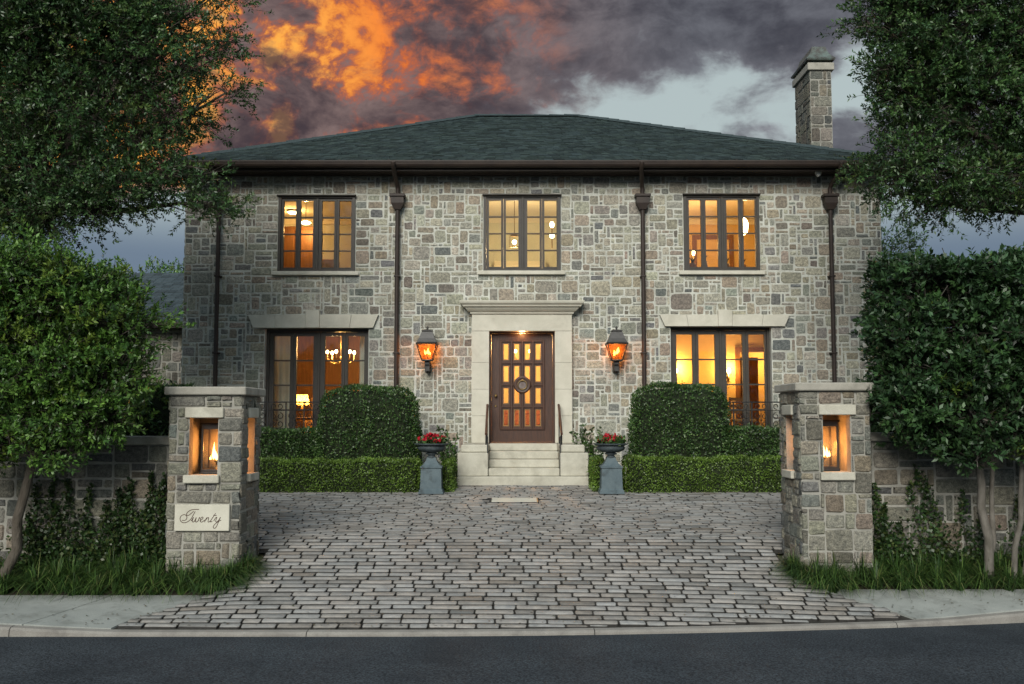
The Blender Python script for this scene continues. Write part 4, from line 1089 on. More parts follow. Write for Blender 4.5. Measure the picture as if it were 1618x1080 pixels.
wall_lantern(-1.575, 'black gas lantern on the wall left of the front door')
wall_lantern(1.945, 'black gas lantern on the wall right of the front door')
t = empty('security_camera', (5.76, FY - .3, 6.6), 'small white security camera under the eave near a downspout', 'camera')
MB().lathe([(.0, -.075), (.04, -.06), (.055, -.02), (.055, 0)], (5.76, FY - .3, 6.598), 14).build('dome', 'white_plastic', t)
MB().lathe([(.062, -.012), (.062, 0.02)], (5.76, FY - .3, 6.6), 14).build('mount', 'white_plastic', t)
t = empty('timber_post', (2.32, 18.35, GH), 'short brown timber post between the right urn and the clipped bush', 'post')
MB().bbox(2.25, 2.39, 18.28, 18.42, GH - .1, 1.66, .01).build('shaft', 'post_wood', t); MB().bbox(2.235, 2.405, 18.265, 18.435, 1.66, 1.70, .012).build('cap', 'post_wood', t)

# ------------------------------------------------------------------ gate pillars and garden walls
def gate_pillar(side, dz, label):
    rng = random.Random(40 + side)
    x0, x1 = (-3.70, -2.925) if side < 0 else (3.115, 3.865)
    y0, y1 = 10.8, 11.58; zb = .12; zc = 2.245 + dz
    cx = (x0 + x1) / 2
    t = empty('gate_pillar', (cx, (y0 + y1) / 2, gz(cx, 10.9)), label, 'pillar', 'stone gate pillars')
    nz0, nz1 = 1.385 + dz * .7, 2.0 + dz * .7
    no = (-3.485, -3.175) if side < 0 else (3.36, 3.655)
    xi = x1 if side < 0 else x0                     # face towards the drive
    sy = (11.06, 11.36)
    core = MB().box(x0, x1, y0, y1, zb, nz0 - .002)
    wt = .13
    core.slab((x0, x1), (nz0, zc), [(no[0], no[1], nz0 - 1, nz1)], y0, y0 + wt)
    core.box(x0, x1, y1 - wt, y1, nz0, zc)
    xs0, xs1 = (x1 - wt, x1) if side < 0 else (x0, x0 + wt)
    xo0, xo1 = (x0, x0 + wt) if side < 0 else (x1 - wt, x1)
    core.box(xo0, xo1, y0 + wt + .001, y1 - wt - .001, nz0, zc)
    a = MB().slab((y0 + wt + .001, y1 - wt - .001), (nz0, zc), [(sy[0], sy[1], nz0 - 1, nz1)], xs0, xs1)
    a.map(lambda v: Vector((v.y, v.x, v.z))); core.add(a.v, [f[::-1] for f in a.f], False)
    core.box(x0 + wt, x1 - wt, y0 + wt, y1 - wt, zc - .06, zc - .002)
    pc = core.build('core', 'mortar_dark', t)
    # faces of rubble
    SZ = [((5, 2), 5), ((4, 2), 12), ((3, 2), 14), ((2, 2), 8), ((3, 1), 6), ((2, 1), 6), ((1, 2), 4), ((4, 3), 5), ((3, 3), 3), ((1, 1), 2)]
    plq = (-3.615, -3.02, .79, 1.08)
    holes = [(no[0], no[1], nz0, nz1), (no[0] - .045, no[1] + .03, nz0 - .085, nz0), (no[0] - .045, no[1] + .06, nz1, nz1 + .115)]
    if side < 0: holes.append(plq)
    jobs = [(r, FRONT(y0), dict(gap=.007, proud=.026, jit=.007, rnd=.17)) for r in pack(x0 - .012, x1 + .012, zb, zc, .078, holes, rng, SZ)]
    if side < 0: fr = (Vector((x1, 0, 0)), VY, VZ, VX); uh = (sy[0], sy[1]); u = (y0 - .01, y1)
    else: fr = (Vector((x0, 0, 0)), -VY, VZ, -VX); uh = (-sy[1], -sy[0]); u = (-y1, -y0 + .01)
    h2 = [(uh[0], uh[1], nz0, nz1), (uh[0] - .04, uh[1] + .04, nz0 - .085, nz0), (uh[0] - .04, uh[1] + .04, nz1, nz1 + .115)]
    jobs += [(r, fr, dict(gap=.007, proud=.022, jit=.007, rnd=.17)) for r in pack(u[0], u[1], zb, zc, .080, h2, rng, SZ)]
    if side < 0: fo = (Vector((x0, 0, 0)), -VY, VZ, -VX); u = (-y1, -y0)
    else: fo = (Vector((x1, 0, 0)), VY, VZ, VX); u = (y0, y1)
    jobs += [(r, fo, dict(gap=.007, proud=.022, jit=.007, rnd=.17)) for r in pack(u[0], u[1], zb, zc, .085, [], rng, SZ)]
    stonework(pc, jobs, rng, 290, mul=.68)
    b = .055
    MB().bbox(x0 - b, x1 + b, y0 - b, y1 + b, zc + .002, zc + .092, .012).build('cap', 'coping', t)
    MB().bbox(no[0] - .045, no[1] + .06, y0 - .035, y0 + .06, nz1 + .001, nz1 + .113, .008).build('lintel', 'limestone_worn', t)
    MB().bbox(no[0] - .045, no[1] + .03, y0 - .055, y0 + wt - .003, nz0 - .084, nz0 + .003, .008).build('sill', 'limestone_worn', t)
    s = -side
    xa, xb = sorted((xi + s * .035, xi - s * .06)); xc, xd = sorted((xi + s * .05, xi - s * (wt - .003)))
    MB().bbox(xa, xb, sy[0] - .04, sy[1] + .04, nz1 + .001, nz1 + .113, .008).build('lintel', 'limestone_worn', t)
    MB().bbox(xc, xd, sy[0] - .04, sy[1] + .04, nz0 - .084, nz0 + .003, .008).build('sill', 'limestone_worn', t)
    if side < 0:
        pq = MB().bbox(plq[0] + .004, plq[1] - .004, y0 - .042, y0 + .02, plq[2] + .004, plq[3] - .004, .006).build('name_plaque', 'limestone', t)
        # cut lettering: Twenty
        k = .000594
        ox, oz = P0 = (plq[0], plq[3]); sc_ = (plq[1] - plq[0]) / 985.0
        S = [[(765, 272), (700, 270), (635, 278), (578, 308), (548, 345), (556, 374), (592, 370), (640, 330), (672, 302)],
             [(700, 304), (668, 365), (630, 432), (575, 484), (505, 504), (452, 482), (434, 430), (456, 382), (508, 361), (548, 386), (552, 430), (520, 462), (468, 460)],
             [(628, 474), (652, 440), (672, 408), (652, 462), (662, 491), (692, 474), (722, 410), (706, 470), (722, 492), (756, 466), (776, 412), (786, 428)],
             [(782, 474), (822, 444), (842, 418), (824, 404), (800, 430), (792, 470), (812, 493), (846, 478), (872, 452)],
             [(866, 494), (888, 448), (904, 410)], [(884, 462), (918, 420), (940, 416), (934, 452), (930, 484), (946, 492), (972, 470)],
             [(1062, 338), (1020, 402), (976, 470), (980, 491), (1006, 474)], [(1020, 372), (1050, 376), (1082, 372)],
             [(1030, 474), (1062, 420), (1084, 408), (1072, 450), (1066, 480), (1084, 490), (1116, 462), (1150, 406)],
             [(1150, 406), (1122, 470), (1092, 548), (1062, 596), (1032, 596), (1026, 570), (1052, 530), (1100, 492), (1162, 456)]]
        L = MB()
        def spl(p, n=6):
            out = []
            q = [p[0]] + p + [p[-1]]
            for i in range(1, len(q) - 2):
                for j in range(n):
                    tt = j / n; a0, a1, a2, a3 = q[i - 1], q[i], q[i + 1], q[i + 2]
                    out.append(tuple(.5 * (2 * a1[d] + (a2[d] - a0[d]) * tt + (2 * a0[d] - 5 * a1[d] + 4 * a2[d] - a3[d]) * tt * tt + (-a0[d] + 3 * a1[d] - 3 * a2[d] + a3[d]) * tt ** 3) for d in (0, 1)))
            return out + [p[-1]]
        for i, st in enumerate(S):
            L.tube([(ox + (zx - 325) * sc_, y0 - .0425, oz - (zy - 178) * sc_) for zx, zy in spl(st)], .0038 if i != 2 else .0042, 6)
        # flatten the strokes into a shallow inlay
        L.map(lambda v: Vector((v.x, y0 - .0425 + (v.y - (y0 - .0425)) * .25, v.z)))
        L.build('lettering', 'ink', pq)
    # gas lantern standing inside the niche
    lx, ly = cx + (.015 if side < 0 else -.015), 11.19; w, h = .125, .56; z0 = nz0
    g = empty('niche_lantern', (lx, ly, z0), 'square gas lantern burning inside the ' + ('pillar with the name plaque' if side < 0 else 'plain pillar without a plaque'), 'lantern', 'gas lanterns in the gate pillars')
    f = MB()
    for sx in (-1, 1):
        for sy_ in (-1, 1): f.bbox(lx + sx * w - .011, lx + sx * w + .011, ly + sy_ * w - .011, ly + sy_ * w + .011, z0 + .03, z0 + h - .04, .003)
    for z, e in ((z0 + .03, .02), (z0 + h - .07, .05)):
        for sx in (-1, 1):
            f.bbox(lx + sx * w - .012, lx + sx * w + .012, ly - w, ly + w, z, z + e, .003); f.bbox(lx - w, lx + w, ly + sx * w - .0125, ly + sx * w + .0125, z + .0005, z + e + .0005, .003)
    f.build('frame', 'lantern_metal', g)
    MB().bbox(lx - w - .02, lx + w + .02, ly - w - .02, ly + w + .02, z0 + .001, z0 + .03, .005).build('base_plate', 'lantern_metal', g)
    MB().bbox(lx - w - .025, lx + w + .025, ly - w - .025, ly + w + .025, z0 + h - .02, z0 + h, .005).build('top_plate', 'lantern_metal', g)
    for sx in (-1, 1):
        MB().add([(lx + sx * w, ly - w + .01, z0 + .05), (lx + sx * w, ly + w - .01, z0 + .05), (lx + sx * w, ly + w - .01, z0 + h - .07), (lx + sx * w, ly - w + .01, z0 + h - .07)], [(0, 1, 2, 3)]).build('pane', 'door_glass', g)
        MB().add([(lx - w + .01, ly + sx * w, z0 + .05), (lx + w - .01, ly + sx * w, z0 + .05), (lx + w - .01, ly + sx * w, z0 + h - .07), (lx - w + .01, ly + sx * w, z0 + h - .07)], [(0, 1, 2, 3)]).build('pane', 'door_glass', g)
    MB().lathe([(.035, 0), (.012, .02), (.012, .09), (.03, .10), (.03, .115), (0, .115)], (lx, ly, z0 + .03), 10).build('burner', 'brass', g)
    fl = MB(); fx = lx + (-.02 if side < 0 else .02)
    for dx, dz2, hh, ww in ((-.012, .0, .20, .019), (.022, -.005, .12, .02), (.045, .0, .07, .014), (-.045, .0, .05, .012)): flame(fl, (fx + dx, ly - .02, z0 + .15 + dz2), hh, ww, rng)
    fl.build('flame', 'flame', g)
    point('lantern_light', (lx, ly, z0 + .28), 15, g, (1.0, .37, .085), .05)
gate_pillar(-1, 0.0, 'stone gate pillar with a carved name plaque and a lantern niche')
gate_pillar(1, .045, 'stone gate pillar without a plaque and with a lantern niche')

def garden_wall(side, dz, label):
    rng = random.Random(60 + side)
    xa, xb = (-10.5, -3.74) if side < 0 else (3.905, 10.5)
    y = 11.12; zt = 1.70 + dz; cx = (xa + xb) / 2
    t = empty('garden_wall', (cx, y, .35), label, 'wall', 'garden walls beside the gate pillars')
    w = MB().box(xa, xb, y, y + .3, .05, zt).build('masonry', 'mortar_dark', t)
    SZ = [((5, 2), 10), ((4, 2), 14), ((3, 2), 10), ((2, 2), 6), ((3, 1), 4), ((1, 3), 3), ((2, 3), 4), ((4, 1), 3), ((1, 2), 2), ((1, 1), 1)]
    jobs = [(r, FRONT(y), dict(gap=.008, proud=.022, jit=.006, rnd=.2)) for r in pack(xa, xb, .15, zt, .098, [], rng, SZ)]
    vis = [j for j in jobs if abs(j[0][0] + j[0][1]) / 2 < 6.2]; far = [j for j in jobs if abs(j[0][0] + j[0][1]) / 2 >= 6.2]
    stonework(w, vis, rng, 290, mul=.54)
    tail = MB()
    for r, fr, kw in far: tail.cur = stone_tint(rng, .54); stone_shape(tail, r, fr, rng, **kw)
    stuff(tail.build('far_stones', 'stone', w, tint=True))
    x = xb if side < 0 else xa
    while (x > xa if side < 0 else x < xb):
        L = rng.uniform(.85, 1.15); x2 = x - L if side < 0 else x + L
        p, q = sorted((x, x2)); MB().bbox(p + .003, q - .003, y - .05, y + .35, zt + .002, zt + .095, .01).build('coping_stone', 'coping', t, ((p + q) / 2, y, zt)); x = x2
garden_wall(-1, 0, 'low stone garden wall with coping running from the plaque pillar, climbed by ivy')
garden_wall(1, .04, 'low stone garden wall with coping running from the plain pillar, half hidden by shrubs')

# ------------------------------------------------------------------ plants
def unit(v): return v / np.maximum(np.linalg.norm(v, axis=-1, keepdims=True), 1e-9)
def leaf_quads(P, D, Nn, L, W, C):
    # rounded kite leaf: base, two shoulders, tip
    S = np.cross(D, Nn); S = unit(S)
    L = L[:, None]; W = W[:, None]; n = len(P)
    V = np.stack([P, P + D * L * .45 + S * W * .5 + Nn * L * .06, P + D * L, P + D * L * .45 - S * W * .5 + Nn * L * .06], 1).reshape(-1, 3)
    F = np.arange(4 * n).reshape(n, 4)
    return V, F, np.repeat(C, 4, 0)
def crown(rng, clumps, sprigs, leaves, spl, ll, lw, tints, droop=.0, up=.3, shell=.55, fresh=.06, fresh_col=(.16, .22, .03), ztop=None, xmin=None):
    """sprigs of leaves scattered through clump ellipsoids"""
    cl = np.array([c[:6] for c in clumps], float)
    wt = (cl[:, 3] * cl[:, 4] * cl[:, 5]) ** .72
    if len(clumps[0]) > 6: wt = wt * np.array([c[6] for c in clumps])
    per = 11; nn = max(4, sprigs // per); sprigs = nn * per
    ci = rng.choice(len(cl), nn, p=wt / wt.sum())
    d = unit(rng.normal(size=(nn, 3)))
    # lumpy outline per clump
    ph = rng.uniform(0, 6.28, (len(cl), 3, 3)); lump = np.ones(nn)
    for q in range(3):
        lump += .13 * np.sin((2.3 + 1.9 * q) * (d * [1.0, 1.1, 1.2]).sum(1) * 1.7 + ph[ci, q, 0] + 3.1 * d[:, 0] * (q + 1) + 2.3 * d[:, 2])
    rad = (1 - shell * rng.random(nn) ** 1.6) * lump
    rad += np.where(rng.random(nn) < .06, rng.random(nn) * .25, 0)
    node = cl[ci, :3] + d * rad[:, None] * cl[ci, 3:6]
    sg = spl * rng.uniform(.55, 1.05, (nn, 1))
    ntone = rng.uniform(.62, 1.45, (nn, 1)); nfresh = rng.random(nn) < fresh
    rp = lambda a: np.repeat(a, per, 0)
    ci, d, ntone, nfresh = rp(ci), rp(d), rp(ntone), rp(nfresh)
    off = rng.normal(size=(sprigs, 3)) * rp(sg) * [1.0, 1.0, .62]
    pos = rp(node) + off
    d = unit(d + off / np.maximum(rp(sg), 1e-6) * .35)
    if ztop: pos[:, 2] = np.minimum(pos[:, 2], ztop + .05 * np.sin(pos[:, 0] * 5.0) - .16 * rng.random(sprigs))
    if xmin: pos[:, 0] = np.maximum(pos[:, 0], xmin + .05 * np.sin(pos[:, 2] * 6.0) + .16 * rng.random(sprigs))
    ax = unit(d * .8 + rng.normal(size=(sprigs, 3)) * .55 + np.array([0, 0, up - droop]))
    # sub-clustering of tone by sprig
    T = np.array(tints); tc = T[rng.integers(0, len(T), sprigs)] * rng.uniform(.8, 1.2, (sprigs, 1)) * ntone
    fr = nfresh & (rng.random(sprigs) < .8)
    tc[fr] = np.array(fresh_col) * rng.uniform(.7, 1.2, (fr.sum(), 1))
    k = leaves; t = np.linspace(.08, 1, k)[None, :, None]
    SL = spl * rng.uniform(.6, 1.35, (sprigs, 1, 1))
    base = pos[:, None, :] + ax[:, None, :] * t * SL - np.array([0, 0, 1.0]) * (t ** 2) * SL * droop * .5
    pr = unit(rng.normal(size=(sprigs, k, 3))); pr = unit(pr - (pr * ax[:, None]).sum(-1, keepdims=True) * ax[:, None])
    ld = unit(ax[:, None] * .65 + pr * .9 + np.array([0, 0, .1]))
    ln = unit(rng.normal(size=(sprigs, k, 3)) * .6 + np.array([0, 0, .8]) + d[:, None] * .4)
    ln = unit(ln - (ln * ld).sum(-1, keepdims=True) * ld)
    m = sprigs * k
    L = ll * rng.uniform(.65, 1.25, m); W = lw * rng.uniform(.7, 1.25, m)
    C = np.repeat(tc, k, 0) * rng.uniform(.8, 1.2, (m, 1))
    V, F, CC = leaf_quads(base.reshape(-1, 3), ld.reshape(-1, 3), ln.reshape(-1, 3), L, W, C)
    # twig ribbons
    e = pos + ax * SL[:, 0] ; s = pos - d * .18 * rng.uniform(.5, 1.6, (sprigs, 1)); sd = unit(np.cross(e - s, rng.normal(size=(sprigs, 3)))) * .0028
    TV = np.stack([s - sd * 1.6, s + sd * 1.6, e + sd * .6, e - sd * .6], 1).reshape(-1, 3); TF = np.arange(4 * sprigs).reshape(-1, 4)
    return V, F, CC, TV, TF
def limb(mb, a, b, r0, r1, rng, sag=.08, n=5, sides=7):
    a, b = Vector(a), Vector(b); pts = []; L = (b - a).length
    o = Vector((rng.uniform(-1, 1), rng.uniform(-1, 1), rng.uniform(-.3, 1))) * sag * L
    for i in range(n + 1):
        t = i / n; pts.append(a.lerp(b, t) + o * math.sin(math.pi * t) + Vector([rng.uniform(-1, 1) * .02 * L * (0 < i < n) for _ in range(3)]))
    mb.tube(pts, [r0 + (r1 - r0) * i / n for i in range(n + 1)], sides); return pts
def tree(name, base, fork, r0, clumps, label, cat, seed, bark='bark', group=None, trunks=None, **kw):
    rng = random.Random(seed); nr = np.random.default_rng(seed)
    t = empty(name, base, label, cat, group)
    stems = trunks or [(base, fork, r0)]
    for (b, f, r) in stems:
        mb = MB(); limb(mb, Vector(b) - VZ * .12, f, r, r * .62, rng, .05, 7, 10)
        mb.build('trunk', bark, t)
    br = MB()
    for c in clumps:
        src = min(stems, key=lambda s: (Vector(s[1]) - Vector(c[:3])).length)
        p = limb(br, src[1], c[:3], src[2] * .30, .014, rng, .12, 6)
        for _ in range(kw.get('sub', 6)):
            d = Vector((rng.gauss(0, 1), rng.gauss(0, 1), rng.gauss(0, 1))).normalized()
            e = Vector((c[0] + d.x * c[3] * .85, c[1] + d.y * c[4] * .85, c[2] + d.z * c[5] * .85))
            limb(br, p[rng.randint(3, 6)], e, .016, .004, rng, .1, 4, 5)
    br.build('branches', bark, t)
    kw.pop('sub', None)
    V, F, C, TV, TF = crown(nr, clumps, **kw)
    cr = npmesh('crown', 'leaf', V, F, C, t)
    npmesh('twigs', 'twig', TV, TF, None, t)
    return t

OAK = [(.040, .092, .028), (.052, .110, .030), (.028, .064, .024), (.066, .122, .036)]
BUSH = [(.062, .140, .024), (.082, .172, .028), (.042, .098, .022), (.10, .19, .034)]
LAUREL = [(.030, .070, .022), (.040, .088, .026), (.024, .054, .020), (.036, .082, .032)]

# big live oak behind the left wall
oakL = [(-7.6, 14.2, 6.6, 1.5, 1.5, 1.3), (-7.2, 13.6, 8.0, 1.5, 1.4, 1.0), (-6.3, 13.8, 7.4, 1.0, 1.1, .75), (-6.2, 13.7, 6.3, .95, 1.0, .6),
        (-6.6, 13.4, 5.45, 1.0, .9, .55), (-5.7, 13.9, 8.0, .9, .9, .6), (-5.4, 13.8, 6.9, .75, .8, .42), (-5.1, 13.8, 7.55, .7, .7, .32), (-5.3, 13.7, 5.85, .65, .7, .45),
        (-5.5, 13.5, 5.15, .75, .7, .38), (-4.75, 13.8, 6.3, .55, .55, .28), (-4.6, 13.8, 6.95, .55, .5, .2), (-4.9, 13.6, 5.3, .5, .5, .28), (-4.35, 13.6, 5.35, .35, .4, .14),
        (-4.3, 13.9, 8.1, .5, .5, .2), (-4.2, 13.8, 7.35, .38, .35, .10), (-4.2, 13.6, 4.95, .34, .3, .22), (-7.4, 13.5, 4.95, .9, .8, .45), (-4.05, 13.8, 6.6, .28, .3, .09), (-8.8, 14, 7.5, 1.3, 1.3, 1.5), (-7.3, 13.3, 4.75, .8, .6, .35), (-6.3, 13.3, 4.75, .7, .6, .28), (-5.7, 13.3, 4.8, .6, .5, .25), (-8.4, 13.5, 5.2, 1.0, .9, .7)]
tree('live_oak', (-6.95, 14.2, gz(-6.9, 14)), (-6.85, 14.1, 4.9), .24, oakL, 'large dark live oak behind the wall, its branches reaching over the roof edge', 'tree', 101,
     sprigs=21000, leaves=12, spl=.17, ll=.058, lw=.024, tints=OAK, droop=.12, up=.15, shell=.62, fresh=.08, fresh_col=(.085, .13, .03), sub=9)
oakR = [(6.9, 14.2, 7.6, 1.3, 1.3, 1.1), (6.6, 14, 6.5, 1.1, 1.1, .7), (6.0, 14, 7.5, .85, .9, .75), (5.7, 14, 6.75, .6, .7, .5), (5.4, 14, 7.9, .6, .6, .4), (5.6, 13.9, 5.75, .6, .7, .45),
        (6.5, 13.8, 5.35, .9, .8, .5), (5.25, 13.8, 6.95, .32, .4, .25), (5.3, 13.7, 5.35, .42, .4, .35), (5.75, 13.7, 4.95, .5, .4, .22), (7.4, 13.9, 5.6, .7, .8, .7), (7.8, 14, 7.2, 1.1, 1.2, 1.3), (5.05, 13.8, 7.6, .28, .3, .2), (6.1, 13.7, 8.3, .8, .8, .4)]
tree('live_oak', (8.9, 14.6, gz(8.9, 14)), (8.3, 14.3, 5.0), .26, oakR, 'tall dark live oak beside the chimney, overhanging the right wall', 'tree', 102,
     sprigs=11500, leaves=12, spl=.16, ll=.062, lw=.026, tints=OAK, droop=.15, up=.15, shell=.65, fresh=.06, fresh_col=(.085, .13, .03), sub=9)
# small tree in front of the left wall
shL = [(-5.3, 10.5, 3.42, .75, .6, .42), (-4.65, 10.5, 3.30, .62, .5, .38), (-4.15, 10.5, 2.95, .42, .42, .36), (-5.6, 10.4, 2.75, .6, .55, .5), (-4.9, 10.4, 2.65, .6, .5, .45), (-4.25, 10.45, 2.45, .42, .4, .36),
       (-4.65, 10.4, 2.05, .5, .42, .32), (-5.35, 10.3, 2.05, .5, .42, .35), (-4.25, 10.4, 2.02, .26, .3, .25), (-4.75, 10.25, 1.63, .33, .28, .16), (-5.45, 10.3, 1.62, .36, .3, .2), (-6.2, 10.5, 3.0, .8, .6, .7)]
tree('evergreen_tree', (-5.42, 10.62, gz(-5.42, 10.62)), (-5.02, 10.55, 1.85), .062, shL, 'bright green small tree with a leaning trunk before the ivy wall', 'tree', 103,
     sprigs=9500, leaves=11, spl=.12, ll=.052, lw=.024, tints=BUSH, droop=.02, up=.4, shell=.6, fresh=.12, fresh_col=(.13, .20, .028), sub=7)
# clipped multi-stem shrub on the right
shR = [(4.35, 10.6, 3.42, .46, .5, .26), (4.95, 10.6, 3.50, .55, .5, .26), (5.6, 10.6, 3.52, .6, .5, .28), (4.2, 10.6, 3.0, .40, .5, .36), (4.8, 10.5, 2.95, .52, .5, .36), (5.5, 10.5, 2.95, .6, .5, .4),
       (4.22, 10.6, 2.52, .36, .45, .34), (4.75, 10.5, 2.45, .5, .45, .32), (5.45, 10.5, 2.35, .55, .45, .36), (4.3, 10.6, 2.08, .34, .4, .3), (4.85, 10.45, 2.0, .42, .4, .26), (5.5, 10.45, 1.85, .45, .4, .26), (4.85, 10.35, 1.6, .26, .24, .16), (4.05, 10.65, 3.35, .26, .35, .3), (4.0, 10.65, 2.75, .24, .35, .4), (4.02, 10.65, 2.2, .22, .35, .35), (4.6, 10.6, 3.62, .5, .4, .12), (5.3, 10.6, 3.66, .5, .4, .12), (4.55, 10.7, 1.85, .3, .3, .3), (5.2, 10.7, 2.7, .8, .35, .8), (6.4, 10.6, 2.9, .7, .5, .8)]
tree('multi_stem_shrub', (5.05, 10.66, gz(5.05, 10.66)), None, .06, shR, 'dark glossy flat topped shrub with pale stems before the right wall', 'shrub', 104, bark='bark_pale',
     trunks=[((4.99, 10.68, .2), (4.86, 10.62, 2.1), .052), ((5.05, 10.70, .2), (5.15, 10.7, 2.0), .032), ((5.24, 10.66, .2), (5.34, 10.6, 2.05), .034), ((5.27, 10.68, .2), (5.75, 10.55, 1.9), .026)],
     sprigs=8500, leaves=10, spl=.11, ll=.068, lw=.032, tints=LAUREL, droop=.0, up=.45, shell=.62, fresh=.04, fresh_col=(.11, .17, .03), sub=6, ztop=3.66, xmin=3.88)
# trees far behind the house
tree('distant_tree', (-10.6, 33, GH), (-10.6, 33, 4.6), .2, [(-10.8, 33, 5.9, 1.5, 1.3, 1.2), (-9.6, 33, 5.2, 1.0, 1, .8), (-12.3, 33, 5.5, 1.6, 1.3, 1.3)], 'pale green tree top beyond the wing roof', 'tree', 105,
     sprigs=1500, leaves=10, spl=.3, ll=.11, lw=.05, tints=BUSH, sub=4)
tree('distant_tree', (12.4, 32, GH), (12.4, 32, 5.0), .2, [(12.3, 32, 7.3, .8, .9, 1.2), (12.9, 32, 6.3, .8, .9, .7), (13.6, 32, 6.0, 1.2, 1.1, .9)], 'loose leafy tree top beyond the right corner of the house', 'tree', 106,
     sprigs=900, leaves=10, spl=.3, ll=.11, lw=.05, tints=OAK, sub=4)

# clipped hedges --------------------------------------------------
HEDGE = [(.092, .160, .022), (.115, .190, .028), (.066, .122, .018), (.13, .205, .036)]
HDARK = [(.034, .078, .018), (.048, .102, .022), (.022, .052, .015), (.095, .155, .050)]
def leaf_skin(nr, P, N, ll, lw, tints, lift=.03):
    n = len(P); T = np.array(tints)[nr.integers(0, len(tints), n)] * nr.uniform(.7, 1.35, (n, 1))
    P = P + N * nr.uniform(-lift, lift * .6, (n, 1)) + N * np.where(nr.random((n, 1)) < .025, nr.uniform(.02, .07, (n, 1)), 0)
    T = T * (1 + .28 * np.sin(P[:, [0]] * 4.1 + P[:, [2]] * 6.3) * np.sin(P[:, [0]] * 9.7 - P[:, [2]] * 3.9 + 1.3))
    D = unit(nr.normal(size=(n, 3)) * .7 + N * .55 + np.array([0, 0, .35])); Nn = unit(N * .9 + nr.normal(size=(n, 3)) * .7 + np.array([0, 0, .3])); Nn = unit(Nn - (Nn * D).sum(-1, keepdims=True) * D)
    return leaf_quads(P, D, Nn, ll * nr.uniform(.7, 1.3, n), lw * nr.uniform(.7, 1.3, n), T)
def box_points(nr, x0, x1, y0, y1, z0, z1, dens, rnd=.05, wob=.012):
    A = [((x1 - x0) * (z1 - z0), 1, -1), ((x1 - x0) * (y1 - y0), 2, 1), ((y1 - y0) * (z1 - z0), 0, -1), ((y1 - y0) * (z1 - z0), 0, 1), ((x1 - x0) * (z1 - z0) * .3, 1, 1)]
    Ps, Ns = [], []
    lo, hi = np.array([x0, y0, z0]), np.array([x1, y1, z1])
    for a, ax, s in A:
        n = int(a * dens); p = lo + nr.random((n, 3)) * (hi - lo); p[:, ax] = hi[ax] if s > 0 else lo[ax]
        q = np.clip(p, lo + rnd, hi - [rnd, rnd, rnd]); q[:, 2] = np.minimum(np.maximum(p[:, 2], z0), z1 - rnd)
        nn = unit(p - q); p = q + nn * rnd
        p += nn * (wob * (np.sin(p[:, [0]] * 7.3 + p[:, [2]] * 5) + np.sin(p[:, [0]] * 17 + p[:, [2]] * 13 + 1) + np.sin(p[:, [0]] * 3.1 + 2 * p[:, [1]])))
        Ps.append(p); Ns.append(nn)
    return np.concatenate(Ps), np.concatenate(Ns)
def hedge(x0, x1, y0, y1, z1, label, seed, tints=HEDGE, dens=3600, ll=.032, lw=.02, rnd=.05, z0=None, group=None, wob=.012):
    nr = np.random.default_rng(seed); z0 = z0 if z0 is not None else gz((x0 + x1) / 2, y0)
    t = empty('clipped_hedge', ((x0 + x1) / 2, (y0 + y1) / 2, z0), label, 'hedge', group)
    i = .045; MB().bbox(x0 + i, x1 - i, y0 + i, y1 - i, z0 - .05, z1 - i, .03).build('stems', 'hedge_core', t)
    P, N = box_points(nr, x0, x1, y0, y1, z0, z1, dens, rnd, wob)
    V, F, C = leaf_skin(nr, P, N, ll, lw, tints); npmesh('foliage', 'leaf', V, F, C, t)
def topiary(cx, cy, rx, ry, z0, z1, label, seed):
    nr = np.random.default_rng(seed)
    t = empty('clipped_bush', (cx, cy, z0), label, 'bush', 'clipped bushes below the tall windows')
    n = 15000; d = unit(nr.normal(size=(n, 3))); e = 5.5          # superellipsoid
    r = (np.abs(d[:, 0]) ** e + np.abs(d[:, 1]) ** e + np.abs(d[:, 2]) ** e) ** (-1 / e)
    hz = (z1 - z0) / 2; d[:, 1] = -np.abs(d[:, 1]) * np.where(nr.random(n) < .75, 1, -1); p = d * r[:, None]; nn = unit(np.sign(p) * np.abs(p) ** (e - 1) / [rx, ry, hz])
    lump = 1 + .018 * np.sin(5 * d[:, 0] + 3 * d[:, 2] + seed) + .015 * np.sin(11 * d[:, 2] + 7 * d[:, 0])
    P = np.array([cx, cy, (z0 + z1) / 2]) + p * [rx, ry, hz] * lump[:, None]
    V, F, C = leaf_skin(nr, P, nn, .042, .025, HDARK, .045); npmesh('foliage', 'leaf', V, F, C, t)
    m = MB(); m.sphere((0, 0, 0), 1, 20, 14)
    def sq(v):
        q = (abs(v.x) ** e + abs(v.y) ** e + abs(v.z) ** e) ** (-1 / e); return Vector((cx + v.x * q * (rx - .06), cy + v.y * q * (ry - .06), (z0 + z1) / 2 + v.z * q * (hz - .05)))
    m.map(sq).build('stems', 'hedge_core', t)
G1 = 'low box hedges edging the court'
hedge(-5.9, -1.52, 16.32, 16.78, 1.30, 'low bright box hedge from the left urn towards the plaque pillar', 201, group=G1)
hedge(-1.16, -.97, 16.36, 17.2, 1.31, 'short end of box hedge between the left urn and the steps', 202, group=G1)
hedge(1.35, 1.52, 16.36, 17.2, 1.33, 'short end of box hedge between the steps and the right urn', 203, group=G1)
hedge(1.86, 6.1, 16.32, 16.78, 1.335, 'low bright box hedge from the right urn towards the plain pillar', 204, group=G1)
G2 = 'darker hedges under the tall windows'
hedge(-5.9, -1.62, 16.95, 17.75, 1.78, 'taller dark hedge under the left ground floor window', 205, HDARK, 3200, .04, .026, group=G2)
hedge(2.55, 6.1, 16.95, 17.75, 1.81, 'taller dark hedge under the right ground floor window', 206, HDARK, 3200, .04, .026, group=G2)
